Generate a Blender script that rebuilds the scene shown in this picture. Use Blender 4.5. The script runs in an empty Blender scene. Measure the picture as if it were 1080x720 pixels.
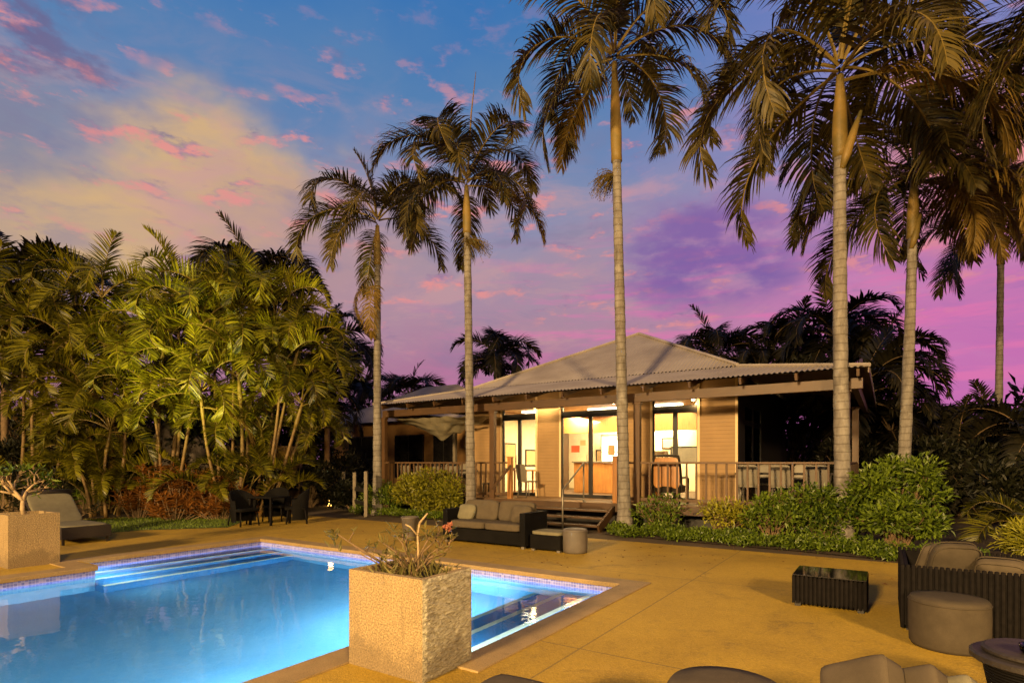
import bpy, bmesh, math, random
from mathutils import Vector, Matrix, noise as mnoise

# ------------------------------------------------------------------ camera, sky, lamps, exposure
S = bpy.context.scene
COL = S.collection
R = math.radians
EYE, FPX = 1.6, 600.0
cam = bpy.data.cameras.new('camera')
cam.sensor_width, cam.lens = 36.0, 20.0
cam.shift_y = 0.1176
cam.clip_end = 2000
cam.clip_start = 0.05
camo = bpy.data.objects.new('camera', cam)
COL.objects.link(camo)
camo.location = (0, 0, EYE)
camo.rotation_euler = (R(90), 0, 0)
S.camera = camo

S.view_settings.view_transform = 'Standard'
S.view_settings.look = 'None'
S.view_settings.gamma = 1.0
S.view_settings.use_curve_mapping = False
S.view_settings.exposure = 0.0
S.cycles.use_denoising = True
S.cycles.max_bounces = 7
S.cycles.diffuse_bounces = 3
S.cycles.glossy_bounces = 3
S.cycles.transmission_bounces = 6
S.cycles.transparent_max_bounces = 8
S.cycles.caustics_reflective = False
S.cycles.caustics_refractive = False
S.cycles.sample_clamp_indirect = 6.0
S.cycles.light_sampling_threshold = 0.005


class NT:
    """small helper for building node trees"""
    def __init__(self, tree):
        self.t = tree
        self.n = tree.nodes
        self.l = tree.links

    def node(self, typ, **kw):
        nd = self.n.new(typ)
        for k, v in kw.items():
            setattr(nd, k, v)
        return nd

    def put(self, sock, v):
        if isinstance(v, bpy.types.NodeSocket):
            self.l.new(v, sock)
        elif isinstance(v, (tuple, list)):
            sock.default_value = tuple(v) if len(v) == len(sock.default_value) else tuple(v) + (1.0,)
        else:
            sock.default_value = v

    def m(self, op, a, b=None, c=None, clamp=False):
        nd = self.node('ShaderNodeMath', operation=op, use_clamp=clamp)
        self.put(nd.inputs[0], a)
        if b is not None:
            self.put(nd.inputs[1], b)
        if c is not None:
            self.put(nd.inputs[2], c)
        return nd.outputs[0]

    def mix(self, f, a, b, mode='MIX'):
        nd = self.node('ShaderNodeMix', data_type='RGBA', blend_type=mode)
        self.put(nd.inputs['Factor'], f)
        self.put(nd.inputs[6], a)
        self.put(nd.inputs[7], b)
        return nd.outputs[2]

    def step(self, v, lo, hi):
        nd = self.node('ShaderNodeMapRange', interpolation_type='SMOOTHSTEP')
        self.put(nd.inputs[0], v)
        nd.inputs[1].default_value, nd.inputs[2].default_value = lo, hi
        nd.inputs[3].default_value, nd.inputs[4].default_value = 0.0, 1.0
        return nd.outputs[0]

    def ramp(self, f, stops):
        nd = self.node('ShaderNodeValToRGB')
        cr = nd.color_ramp
        while len(cr.elements) < len(stops):
            cr.elements.new(0.5)
        for e, (p, c) in zip(cr.elements, stops):
            e.position = p
            e.color = tuple(c) + (1.0,)
        self.put(nd.inputs[0], f)
        return nd.outputs[0]

    def noise(self, vec, scale, detail=4, rough=0.55, dist=0.0):
        nd = self.node('ShaderNodeTexNoise')
        if vec is not None:
            self.put(nd.inputs['Vector'], vec)
        nd.inputs['Scale'].default_value = scale
        nd.inputs['Detail'].default_value = detail
        nd.inputs['Roughness'].default_value = rough
        nd.inputs['Distortion'].default_value = dist
        return nd.outputs['Fac']

    def xyz(self, x, y, z):
        nd = self.node('ShaderNodeCombineXYZ')
        for i, v in enumerate((x, y, z)):
            self.put(nd.inputs[i], v)
        return nd.outputs[0]

    def sep(self, v):
        nd = self.node('ShaderNodeSeparateXYZ')
        self.put(nd.inputs[0], v)
        return nd.outputs


# dusk sky: real directions (azimuth, elevation), blue overhead to magenta low down, lit cloud in the west
W = bpy.data.worlds.new('World')
S.world = W
W.use_nodes = True
w = NT(W.node_tree)
w.n.clear()
tc = w.node('ShaderNodeTexCoord')
dx, dy, dz = w.sep(tc.outputs['Generated'])
az = w.m('MULTIPLY', w.m('ARCTAN2', dx, dy), 57.2958)
el = w.m('MULTIPLY', w.m('ARCSINE', dz), 57.2958)
uv = w.xyz(w.m('MULTIPLY', az, 0.1), w.m('MULTIPLY', el, 0.22), 0.0)
uvb = w.xyz(w.m('MULTIPLY', az, 0.06), w.m('MULTIPLY', el, 0.10), 3.7)
wob = w.m('SUBTRACT', w.noise(uvb, 1.6, 4), 0.5)
el2 = w.m('ADD', el, w.m('MULTIPLY', wob, 10.0))
az2 = w.m('ADD', az, w.m('MULTIPLY', w.m('SUBTRACT', w.noise(uvb, 2.3, 3), 0.5), 16.0))
base = w.ramp(w.m('DIVIDE', el2, 60.0, clamp=True), [
    (0.0, (.40, .13, .35)), (0.13, (.46, .20, .34)), (0.22, (.46, .27, .37)), (0.33, (.38, .30, .42)), (0.42, (.25, .29, .47)),
    (0.54, (.10, .235, .48)), (0.68, (.042, .185, .49)), (1.0, (.015, .10, .40))])
right = w.step(az2, 4.0, 36.0)
low = w.m('SUBTRACT', 1.0, w.step(el2, 9.0, 34.0))
base = w.mix(w.m('MULTIPLY', w.m('MULTIPLY', right, low), 0.75), base, (.66, .17, .52))
mid = w.m('MULTIPLY', right, w.step(el2, 16.0, 30.0))
base = w.mix(w.m('MULTIPLY', mid, 0.5), base, (.30, .25, .62))


def blob(ca, ce, ra, re, lo=0.35, hi=1.15, a=None, e=None):
    a = a or az2
    e = e or el2
    p = w.m('DIVIDE', w.m('SUBTRACT', a, ca), ra)
    q = w.m('DIVIDE', w.m('SUBTRACT', e, ce), re)
    d = w.m('SQRT', w.m('ADD', w.m('MULTIPLY', p, p), w.m('MULTIPLY', q, q)))
    return w.m('SUBTRACT', 1.0, w.step(d, lo, hi))


grey = blob(-46, 20, 16, 12)
base = w.mix(w.m('MULTIPLY', grey, 0.55), base, (.24, .25, .30))
cream = w.m('MAXIMUM', blob(-27, 25, 10, 5, 0.3, 1.3), blob(-34, 18.5, 12, 5.5, 0.3, 1.35))
ctex = w.noise(w.xyz(w.m('MULTIPLY', az, 0.09), w.m('MULTIPLY', el, 0.20), 6.0), 1.6, 7, 0.6, 0.4)
cream = w.m('MULTIPLY', cream, w.m('ADD', 0.35, w.m('MULTIPLY', ctex, 1.15)), clamp=True)
base = w.mix(w.m('MULTIPLY', cream, .95), base, (.72, .47, .24))
peach = blob(-19, 20, 16, 7)
base = w.mix(w.m('MULTIPLY', peach, 0.4), base, (.60, .33, .26))
# broad soft veil of cloud, pink to the left, violet to the right
veil = w.noise(w.xyz(w.m('MULTIPLY', az, 0.045), w.m('MULTIPLY', el, 0.13), 2.0), 2.0, 7, 0.6, 0.5)
band = w.m('MULTIPLY', w.step(el, 5.0, 12.0), w.m('SUBTRACT', 1.0, w.step(el, 24.0, 36.0)))
base = w.mix(w.m('MULTIPLY', w.m('MULTIPLY', w.step(veil, 0.48, 0.68), band), 0.55), base, w.mix(right, (.66, .36, .36), (.66, .26, .50)))
base = w.mix(w.m('MULTIPLY', w.m('MULTIPLY', w.m('SUBTRACT', 1.0, w.step(veil, 0.32, 0.47)), band), 0.45), base, w.mix(right, (.24, .22, .36), (.24, .15, .44)))
# clustered dusk clouds with wispy edges: lit pink below, slate violet above
group_ = w.step(w.noise(uvb, 2.1, 3, 0.5), 0.34, 0.54)
uvc = w.xyz(w.m('MULTIPLY', az, 0.1), w.m('MULTIPLY', el, 0.27), 0.0)
n1 = w.noise(uvc, 2.1, 9, 0.6, 0.12)
cl = w.step(n1, 0.52, 0.66)
cl = w.m('MULTIPLY', w.m('MULTIPLY', cl, group_), w.m('MULTIPLY', w.step(el, 9.0, 14.0), w.m('SUBTRACT', 1.0, w.m('MULTIPLY', .85, w.step(el, 29.0, 37.0)))))
uv_dn = w.xyz(w.m('MULTIPLY', az, 0.1), w.m('MULTIPLY', w.m('SUBTRACT', el, 0.9), 0.27), 0.0)
edge_ = w.m('SUBTRACT', n1, w.noise(uv_dn, 2.1, 9, 0.6, 0.12))
tone = w.m('ADD', w.m('ADD', 0.5, w.m('MULTIPLY', edge_, 2.2)), w.m('MULTIPLY', w.m('SUBTRACT', w.noise(uvb, 3.0, 3), 0.5), 1.1), clamp=True)
ccol = w.ramp(tone, [(0.30, (.17, .15, .31)), (0.50, (.42, .22, .36)), (0.68, (.86, .31, .30))])
base = w.mix(w.m('MULTIPLY', cl, 0.85), base, ccol)
slate = w.m('MULTIPLY', blob(-42, 30, 9, 5, 0.2, 1.3), w.step(w.noise(uv, 1.7, 7, 0.6), 0.44, 0.60))
base = w.mix(w.m('MULTIPLY', slate, 0.75), base, (.17, .13, .27))
streak = w.step(w.noise(w.xyz(w.m('MULTIPLY', az, 0.05), w.m('MULTIPLY', el, 0.42), 8.0), 2.2, 6, 0.58), 0.47, 0.66)
streak = w.m('MULTIPLY', streak, w.m('MULTIPLY', w.step(az, -16.0, 12.0), w.m('SUBTRACT', 1.0, w.step(el, 13.0, 24.0))))
base = w.mix(w.m('MULTIPLY', streak, 0.7), base, (.82, .20, .46))
pc = w.m('MULTIPLY', blob(20, 18.5, 12, 5.5, 0.2, 1.2), w.step(w.noise(uv, 1.5, 7), 0.34, 0.56))
base = w.mix(w.m('MULTIPLY', pc, 0.85), base, (.22, .12, .40))
oc = blob(41, 22, 10, 6, 0.1, 1.2)
base = w.mix(w.m('MULTIPLY', oc, 0.85), base, (.88, .28, .24))
# the half of the sky away from the sunset is already night
front = w.step(dy, -0.55, 0.45)
base = w.mix(front, (.012, .018, .05), base)
base = w.mix(w.step(dz, -0.15, -0.01), (.01, .008, .01), base)
bg = w.node('ShaderNodeBackground')
w.put(bg.inputs['Color'], base)
bg.inputs['Strength'].default_value = 0.92
wo = w.node('ShaderNodeOutputWorld')
w.l.new(bg.outputs[0], wo.inputs[0])


def spot(name, loc, aim, energy, color, size=0.25, angle=110, blend=0.6):
    d = bpy.data.lights.new(name, 'SPOT')
    d.energy, d.color, d.shadow_soft_size = energy, color, size
    d.spot_size, d.spot_blend = R(angle), blend
    o = bpy.data.objects.new(name, d)
    COL.objects.link(o)
    o.location = loc
    o.rotation_euler = (Vector(aim) - Vector(loc)).to_track_quat('-Z', 'Y').to_euler()
    return o


def area(name, loc, aim, energy, color, sx, sy=None):
    d = bpy.data.lights.new(name, 'AREA')
    d.energy, d.color = energy, color
    d.shape, d.size, d.size_y = 'RECTANGLE', sx, sy or sx
    o = bpy.data.objects.new(name, d)
    COL.objects.link(o)
    o.location = loc
    o.rotation_euler = (Vector(aim) - Vector(loc)).to_track_quat('-Z', 'Y').to_euler()
    return o


WARM = (1.0, .645, .27)
# garden floodlight on the building behind the photographer
spot('floodlight', (-19, -22, 11.0), (0, 12, 0.5), 122000, WARM, 1.6, 80)
spot('floodlight', (6, -14, 8.0), (4, 8, 0.0), 25000, WARM, 1.2, 95)
# lamp aimed at the palms left of the pool
spot('palm_spotlight', (-9.5, 8.5, 0.4), (-8.8, 17, 5.4), 11500, (1.0, .88, .20), 0.25, 46, 1.0)

# ------------------------------------------------------------------ frames of reference
ANG = math.atan2(395, 600)
U = Vector((math.sin(ANG), math.cos(ANG), 0))      # away from us along the pool
X_ = Vector((math.cos(ANG), -math.sin(ANG), 0))    # to the right along the house front


def G(px, py):
    """point of the ground seen at that place of the photograph"""
    y = FPX * EYE / (py - 487.0)
    return Vector(((px - 540) / FPX * y, y, 0))


def at(px, py, y):
    return Vector(((px - 540) / FPX * y, y, EYE - (py - 487) / FPX * y))


def Q(q, ww, z=0.0):
    p = U * q + X_ * ww
    return Vector((p.x, p.y, z))


# ------------------------------------------------------------------ mesh helpers
class MB:
    def __init__(self):
        self.v, self.f, self.mi = [], [], []

    def add(self, vs, fs, mi=0):
        b = len(self.v)
        self.v += [tuple(p) for p in vs]
        self.f += [tuple(i + b for i in f) for f in fs]
        self.mi += [mi] * len(fs)

    def box(self, c, s, rot=None, mi=0):
        hx, hy, hz = s[0] / 2, s[1] / 2, s[2] / 2
        pts = [Vector((x, y, z)) for z in (-hz, hz) for x, y in ((-hx, -hy), (hx, -hy), (hx, hy), (-hx, hy))]
        if rot is not None:
            pts = [rot @ p for p in pts]
        c = Vector(c)
        self.add([p + c for p in pts], [(3, 2, 1, 0), (4, 5, 6, 7), (0, 1, 5, 4), (1, 2, 6, 5), (2, 3, 7, 6), (3, 0, 4, 7)], mi)

    def span(self, x0, x1, y0, y1, z0, z1, mi=0):
        self.box(((x0 + x1) / 2, (y0 + y1) / 2, (z0 + z1) / 2), (abs(x1 - x0), abs(y1 - y0), abs(z1 - z0)), None, mi)

    def bar(self, a, b, wd, ht, mi=0):
        a, b = Vector(a), Vector(b)
        d = b - a
        rot = d.to_track_quat('X', 'Z').to_matrix()
        self.box((a + b) / 2, (d.length, wd, ht), rot, mi)

    def tube(self, pts, rad, n=8, mi=0, caps=True):
        pts = [Vector(p) for p in pts]
        rs = rad if isinstance(rad, (list, tuple)) else [rad] * len(pts)
        vs, fs = [], []
        side = None
        for i, p in enumerate(pts):
            d = (pts[min(i + 1, len(pts) - 1)] - pts[max(i - 1, 0)]).normalized()
            if side is None:
                side = d.cross(Vector((0, 0, 1)))
                if side.length < 1e-3:
                    side = Vector((1, 0, 0))
            side = (side - d * side.dot(d)).normalized()
            up = d.cross(side)
            for k in range(n):
                a = 2 * math.pi * k / n
                vs.append(p + (side * math.cos(a) + up * math.sin(a)) * rs[i])
        for i in range(len(pts) - 1):
            for k in range(n):
                k2 = (k + 1) % n
                fs.append((i * n + k, i * n + k2, (i + 1) * n + k2, (i + 1) * n + k))
        if caps:
            fs.append(tuple(range(n - 1, -1, -1)))
            fs.append(tuple((len(pts) - 1) * n + k for k in range(n)))
        self.add(vs, fs, mi)

    def lathe(self, prof, n=32, c=(0, 0, 0), mi=0):
        vs, fs = [], []
        for r, z in prof:
            for k in range(n):
                a = 2 * math.pi * k / n
                vs.append((c[0] + r * math.cos(a), c[1] + r * math.sin(a), c[2] + z))
        for i in range(len(prof) - 1):
            for k in range(n):
                k2 = (k + 1) % n
                fs.append((i * n + k, i * n + k2, (i + 1) * n + k2, (i + 1) * n + k))
        fs.append(tuple(range(n - 1, -1, -1)))
        fs.append(tuple((len(prof) - 1) * n + k for k in range(n)))
        self.add(vs, fs, mi)

    def cushion(self, c, s, rot=None, n=6.0, puff=0.12, seed=0, mi=0, div=12):
        """soft box: super-ellipsoid with a puffed middle and slight creases"""
        hs = Vector(s) * 0.5
        thin = min(range(3), key=lambda i: s[i])
        vs, fs = [], []
        idx = {}

        def vert(p):
            key = tuple(round(x, 5) for x in p)
            if key in idx:
                return idx[key]
            q = Vector(p)
            d = (abs(q.x) ** n + abs(q.y) ** n + abs(q.z) ** n) ** (1 / n)
            q = q / max(d, 1e-6)
            o = [i for i in range(3) if i != thin]
            edge = max(abs(q[o[0]]), abs(q[o[1]])) ** 3
            q[thin] *= (1 + puff) - 2 * puff * edge
            q = Vector((q.x * hs.x, q.y * hs.y, q.z * hs.z))
            nn = mnoise.noise(q * 5 + Vector((seed * 3.1, seed, 0)))
            q += q.normalized() * nn * 0.012
            if rot is not None:
                q = rot @ q
            idx[key] = len(vs)
            vs.append(q + Vector(c))
            return idx[key]

        for ax in range(3):
            for sg in (-1, 1):
                for i in range(div):
                    for j in range(div):
                        quad = []
                        for a, b in ((i, j), (i + 1, j), (i + 1, j + 1), (i, j + 1)):
                            p = [0, 0, 0]
                            p[ax] = sg
                            p[(ax + 1) % 3] = -1 + 2 * a / div
                            p[(ax + 2) % 3] = -1 + 2 * b / div
                            quad.append(vert(p))
                        fs.append(tuple(quad if sg > 0 else quad[::-1]))
        self.add(vs, fs, mi)

    def piping(self, c, s, rot=None, n=6.0, r=.006, mi=0):
        """sewn cord round both faces of a cushion"""
        hs = Vector(s) * 0.5
        thin = min(range(3), key=lambda i: s[i])
        o = [i for i in range(3) if i != thin]
        for sg in (-1, 1):
            pts = []
            for k in range(41):
                a = 2 * math.pi * k / 40
                q = Vector((0, 0, 0))
                for ax, f in ((o[0], math.cos(a)), (o[1], math.sin(a))):
                    q[ax] = math.copysign(abs(f) ** (2 / n), f) * hs[ax] * .985
                q[thin] = sg * hs[thin] * .74
                pts.append((rot @ q if rot is not None else q) + Vector(c))
            self.tube(pts, r, 6, mi, False)

    def mesh(self, name, mats, smooth=False, bevel=0.0):
        me = bpy.data.meshes.new(name)
        me.from_pydata(self.v, [], self.f)
        for m in mats if isinstance(mats, (list, tuple)) else [mats]:
            me.materials.append(m)
        if max(self.mi, default=0) > 0:
            me.polygons.foreach_set('material_index', self.mi)
        if bevel:
            bm = bmesh.new()
            bm.from_mesh(me)
            bmesh.ops.bevel(bm, geom=[e for e in bm.edges if len(e.link_faces) == 2 and e.calc_face_angle(0) > 0.7], offset=bevel, segments=2, affect='EDGES', profile=0.6)
            bm.to_mesh(me)
            bm.free()
        if smooth:
            me.polygons.foreach_set('use_smooth', [True] * len(me.polygons))
        me.update()
        return me

    def build(self, name, mats, parent=None, smooth=False, bevel=0.0, loc=None, rotz=None):
        o = bpy.data.objects.new(name, self.mesh(name, mats, smooth, bevel))
        COL.objects.link(o)
        if parent is not None:
            o.parent = parent
        if loc is not None:
            o.location = loc
        if rotz is not None:
            o.rotation_euler = (0, 0, rotz)
        return o


def tag(o, label, cat, group=None):
    o['label'], o['category'] = label, cat
    if group:
        o['group'] = group
    return o


def thing(name, label, cat, loc=(0, 0, 0), rotz=0.0, group=None):
    o = bpy.data.objects.new(name, None)
    COL.objects.link(o)
    o.empty_display_size = 0.2
    o.location = loc
    o.rotation_euler = (0, 0, rotz)
    return tag(o, label, cat, group)


def kids(o):
    return [c for c in ALL if c.parent == o]


def copy_tree(o, loc, rotz, label, group=None, parent=None):
    c = o.copy()
    COL.objects.link(c)
    if parent is not None:
        c.parent = parent
    else:
        c.location = loc
        c.rotation_euler = (0, 0, rotz)
        c['label'] = label
        if group:
            c['group'] = group
    for ch in list(o.children):
        copy_tree(ch, None, None, None, None, c)
    return c


def structure(o):
    o['kind'] = 'structure'
    return o


# ------------------------------------------------------------------ materials
def material(name, col, rough=0.7, var=0.25, scale=6.0, bump=0.0, bscale=40.0, spec=0.4, metal=0.0, col2=None, fine=0.0, fscale=150.0):
    m = bpy.data.materials.new(name)
    m.use_nodes = True
    t = NT(m.node_tree)
    bs = t.n['Principled BSDF']
    tcn = t.node('ShaderNodeTexCoord').outputs['Object']
    c2 = col2 or tuple(c * (1 - var) for c in col)
    hi = tuple(min(1, c * (1 + var * 0.5)) for c in col)
    nz = t.noise(tcn, scale, 5, 0.6)
    c = t.ramp(nz, [(0.3, c2), (0.68, hi)])
    if fine:
        fz = t.noise(tcn, fscale, 2, 0.6)
        c = t.mix(fine, c, t.ramp(fz, [(0.35, tuple(x * 0.35 for x in col)), (0.65, tuple(min(1, x * 1.7) for x in col))]))
    t.put(bs.inputs['Base Color'], c)
    bs.inputs['Roughness'].default_value = rough
    bs.inputs['Specular IOR Level'].default_value = spec
    bs.inputs['Metallic'].default_value = metal
    if bump:
        b = t.node('ShaderNodeBump')
        b.inputs['Strength'].default_value = bump
        b.inputs['Distance'].default_value = 0.02
        t.put(b.inputs['Height'], t.noise(tcn, bscale, 4, 0.6))
        t.l.new(b.outputs[0], bs.inputs['Normal'])
    return m


def leaf_material(name, dark, light, trans=0.3, rough=0.45):
    m = bpy.data.materials.new(name)
    m.use_nodes = True
    t = NT(m.node_tree)
    bs = t.n['Principled BSDF']
    geo = t.node('ShaderNodeNewGeometry')
    oi = t.node('ShaderNodeObjectInfo')
    nz = t.noise(t.node('ShaderNodeTexCoord').outputs['Object'], 2.0, 3)
    f = t.m('ADD', t.m('MULTIPLY', geo.outputs['Random Per Island'], 0.55), t.m('ADD', t.m('MULTIPLY', oi.outputs['Random'], 0.25), t.m('MULTIPLY', nz, 0.3)), clamp=True)
    c = t.ramp(f, [(0.2, dark), (0.95, light)])
    t.put(bs.inputs['Base Color'], c)
    bs.inputs['Roughness'].default_value = rough
    bs.inputs['Specular IOR Level'].default_value = 0.35
    tr = t.node('ShaderNodeBsdfTranslucent')
    t.put(tr.inputs[0], c)
    mx = t.node('ShaderNodeMixShader')
    mx.inputs[0].default_value = trans
    t.l.new(bs.outputs[0], mx.inputs[1])
    t.l.new(tr.outputs[0], mx.inputs[2])
    t.l.new(mx.outputs[0], t.n['Material Output'].inputs[0])
    return m


def glass_material(name, tint=(1, 1, 1), gloss=0.04):
    m = bpy.data.materials.new(name)
    m.use_nodes = True
    t = NT(m.node_tree)
    t.n.remove(t.n['Principled BSDF'])
    tr = t.node('ShaderNodeBsdfTransparent')
    t.put(tr.inputs[0], tint)
    gl = t.node('ShaderNodeBsdfGlossy')
    gl.inputs['Roughness'].default_value = 0.01
    fr = t.node('ShaderNodeFresnel')
    fr.inputs[0].default_value = 1.45
    mx = t.node('ShaderNodeMixShader')
    t.l.new(fr.outputs[0], mx.inputs[0])
    t.l.new(tr.outputs[0], mx.inputs[1])
    t.l.new(gl.outputs[0], mx.inputs[2])
    t.l.new(mx.outputs[0], t.n['Material Output'].inputs[0])
    return m


def emit_material(name, col, strength):
    m = bpy.data.materials.new(name)
    m.use_nodes = True
    t = NT(m.node_tree)
    bs = t.n['Principled BSDF']
    bs.inputs['Base Color'].default_value = (*col, 1)
    bs.inputs['Emission Color'].default_value = (*col, 1)
    bs.inputs['Emission Strength'].default_value = strength
    return m


def wood_material(name, col, rough=0.55, axis=0, board=None):
    m = bpy.data.materials.new(name)
    m.use_nodes = True
    t = NT(m.node_tree)
    bs = t.n['Principled BSDF']
    x, y, z = t.sep(t.node('ShaderNodeTexCoord').outputs['Object'])
    comp = [x, y, z]
    comp[axis] = t.m('MULTIPLY', comp[axis], 0.08)
    v = t.xyz(*comp)
    c = t.ramp(t.noise(v, 28, 5, 0.6, 0.6), [(0.3, tuple(k * 0.55 for k in col)), (0.7, tuple(min(1, k * 1.2) for k in col))])
    c = t.mix(0.5, c, t.ramp(t.noise(t.xyz(x, y, z), 1.7, 3), [(0.35, tuple(k * 0.6 for k in col)), (0.65, col)]))
    t.put(bs.inputs['Base Color'], c)
    bs.inputs['Roughness'].default_value = rough
    b = t.node('ShaderNodeBump')
    b.inputs['Strength'].default_value = 0.15
    t.put(b.inputs['Height'], t.noise(v, 40, 3))
    t.l.new(b.outputs[0], bs.inputs['Normal'])
    return m


def wave_material(name, col, axis, pitch, rough=0.6, depth=0.5, var=0.25, spec=0.3, sharp=False, gap=0.0):
    """lines across one axis: weatherboards, woven cane"""
    m = bpy.data.materials.new(name)
    m.use_nodes = True
    t = NT(m.node_tree)
    bs = t.n['Principled BSDF']
    tcn = t.node('ShaderNodeTexCoord').outputs['Object']
    comp = t.sep(tcn)
    p = t.m('FRACT', t.m('DIVIDE', comp[axis], pitch)) if sharp else t.m('SINE', t.m('MULTIPLY', comp[axis], 2 * math.pi / pitch))
    c = t.ramp(t.noise(tcn, 3, 5), [(0.3, tuple(k * (1 - var) for k in col)), (0.7, col)])
    if gap:
        c = t.mix(t.m('MULTIPLY', t.m('SUBTRACT', 1.0, t.step(p, 0.0, 0.14)), gap), c, tuple(k * 0.25 for k in col))
    t.put(bs.inputs['Base Color'], c)
    bs.inputs['Roughness'].default_value = rough
    bs.inputs['Specular IOR Level'].default_value = spec
    b = t.node('ShaderNodeBump')
    b.inputs['Strength'].default_value = depth
    b.inputs['Distance'].default_value = 0.012
    t.put(b.inputs['Height'], p)
    t.l.new(b.outputs[0], bs.inputs['Normal'])
    return m


def add_dirt(m, z0=.02, z1=.22, col=(.09, .065, .038), amt=.5):
    """splash dirt and water marks near the foot of a planter"""
    t = NT(m.node_tree)
    bs = t.n['Principled BSDF']
    src = bs.inputs['Base Color'].links[0].from_socket
    v = t.node('ShaderNodeTexCoord').outputs['Object']
    x, y, z = t.sep(v)
    zz = t.m('SUBTRACT', z, t.m('MULTIPLY', t.m('SUBTRACT', t.noise(v, 4.0, 6, 0.65), 0.42), .9))
    f = t.m('MULTIPLY', t.m('SUBTRACT', 1.0, t.step(zz, z0, z1)), amt)
    run = t.step(t.noise(t.xyz(t.m('MULTIPLY', x, 9), t.m('MULTIPLY', y, 9), z), 1.5, 5), 0.56, 0.72)
    f = t.m('MAXIMUM', f, t.m('MULTIPLY', run, .28))
    t.put(bs.inputs['Base Color'], t.mix(f, src, col))


def patio_material():
    m = bpy.data.materials.new('exposed_aggregate')
    m.use_nodes = True
    t = NT(m.node_tree)
    bs = t.n['Principled BSDF']
    v = t.node('ShaderNodeTexCoord').outputs['Object']
    big = t.noise(v, 0.45, 6, 0.62, 0.4)
    c = t.ramp(big, [(0.3, (.26, .165, .015)), (0.5, (.40, .258, .022)), (0.72, (.51, .335, .030))])
    st = t.noise(v, 1.6, 6, 0.7, 0.8)
    c = t.mix(t.m('MULTIPLY', t.step(st, 0.54, 0.70), 0.55), c, (.12, .085, .022))
    mott = t.noise(v, 5.5, 5, 0.7)
    c = t.mix(t.m('MULTIPLY', t.step(mott, 0.5, 0.68), 0.22), c, (.14, .10, .03))
    c = t.mix(t.m('MULTIPLY', t.step(t.noise(v, 0.9, 4, 0.6), 0.55, 0.75), 0.4), c, (.50, .31, .035))
    vo = t.node('ShaderNodeTexVoronoi')
    t.put(vo.inputs['Vector'], v)
    vo.inputs['Scale'].default_value = 75
    g = t.node('ShaderNodeSeparateColor')
    t.l.new(vo.outputs['Color'], g.inputs[0])
    peb = t.ramp(g.outputs[0], [(0.1, (.10, .055, .010)), (0.5, (.31, .175, .022)), (0.95, (.52, .33, .07))])
    c = t.mix(0.22, c, peb)
    x, y, z = t.sep(v)
    jx = t.m('ABSOLUTE', t.m('SUBTRACT', t.m('FRACT', t.m('DIVIDE', t.m('ADD', x, 50.25), 3.1)), 0.5))
    jy = t.m('ABSOLUTE', t.m('SUBTRACT', t.m('FRACT', t.m('DIVIDE', t.m('ADD', y, 51.7), 3.4)), 0.5))
    j = t.m('LESS_THAN', t.m('MINIMUM', jx, jy), 0.0030)
    c = t.mix(t.m('MULTIPLY', j, 0.5), c, (.08, .06, .035))
    t.put(bs.inputs['Base Color'], c)
    bs.inputs['Roughness'].default_value = 0.72
    bs.inputs['Specular IOR Level'].default_value = 0.35
    b = t.node('ShaderNodeBump')
    b.inputs['Strength'].default_value = 0.5
    b.inputs['Distance'].default_value = 0.008
    t.put(b.inputs['Height'], t.m('ADD', vo.outputs['Distance'], t.m('MULTIPLY', t.noise(v, 9, 5), 1.2)))
    t.l.new(b.outputs[0], bs.inputs['Normal'])
    return m


def pool_material():
    m = bpy.data.materials.new('pool_paint')
    m.use_nodes = True
    t = NT(m.node_tree)
    bs = t.n['Principled BSDF']
    v = t.node('ShaderNodeTexCoord').outputs['Object']
    x, y, z = t.sep(v)
    k = t.m('FRACT', t.m('DIVIDE', t.m('ADD', t.m('ADD', x, y), 60.0), 0.04))
    kz = t.m('FRACT', t.m('DIVIDE', t.m('ADD', z, 3.0), 0.04))
    grout = t.m('MAXIMUM', t.m('LESS_THAN', k, 0.16), t.m('LESS_THAN', kz, 0.16))
    cell = t.node('ShaderNodeTexWhiteNoise', noise_dimensions='2D')
    t.put(cell.inputs['Vector'], t.xyz(t.m('FLOOR', t.m('DIVIDE', t.m('ADD', t.m('ADD', x, y), 60.0), 0.04)), t.m('FLOOR', t.m('DIVIDE', t.m('ADD', z, 3.0), 0.04)), 0))
    tile = t.ramp(cell.outputs['Value'], [(0.0, (.13, .16, .66)), (0.6, (.22, .24, .76)), (1.0, (.38, .38, .86))])
    tile = t.mix(grout, tile, (.42, .45, .86))
    blue = t.ramp(t.noise(v, 1.1, 4), [(0.3, (.145, .40, .61)), (0.7, (.18, .45, .65))])
    c = t.mix(t.m('GREATER_THAN', z, -0.29), blue, tile)
    t.put(bs.inputs['Base Color'], c)
    bs.inputs['Roughness'].default_value = 0.35
    return m


def water_material():
    m = bpy.data.materials.new('water')
    m.use_nodes = True
    t = NT(m.node_tree)
    t.n.remove(t.n['Principled BSDF'])
    v = t.node('ShaderNodeTexCoord').outputs['Object']
    b = t.node('ShaderNodeBump')
    b.inputs['Strength'].default_value = 0.085
    b.inputs['Distance'].default_value = 0.05
    t.put(b.inputs['Height'], t.m('ADD', t.noise(v, 2.2, 3, 0.5), t.m('MULTIPLY', t.noise(v, 9.0, 2), 0.2)))
    g = t.node('ShaderNodeBsdfGlass')
    g.inputs['IOR'].default_value = 1.33
    g.inputs['Roughness'].default_value = 0.0
    g.inputs['Color'].default_value = (.90, .97, 1.0, 1)
    t.l.new(b.outputs[0], g.inputs['Normal'])
    t.l.new(g.outputs[0], t.n['Material Output'].inputs[0])
    return m


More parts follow.
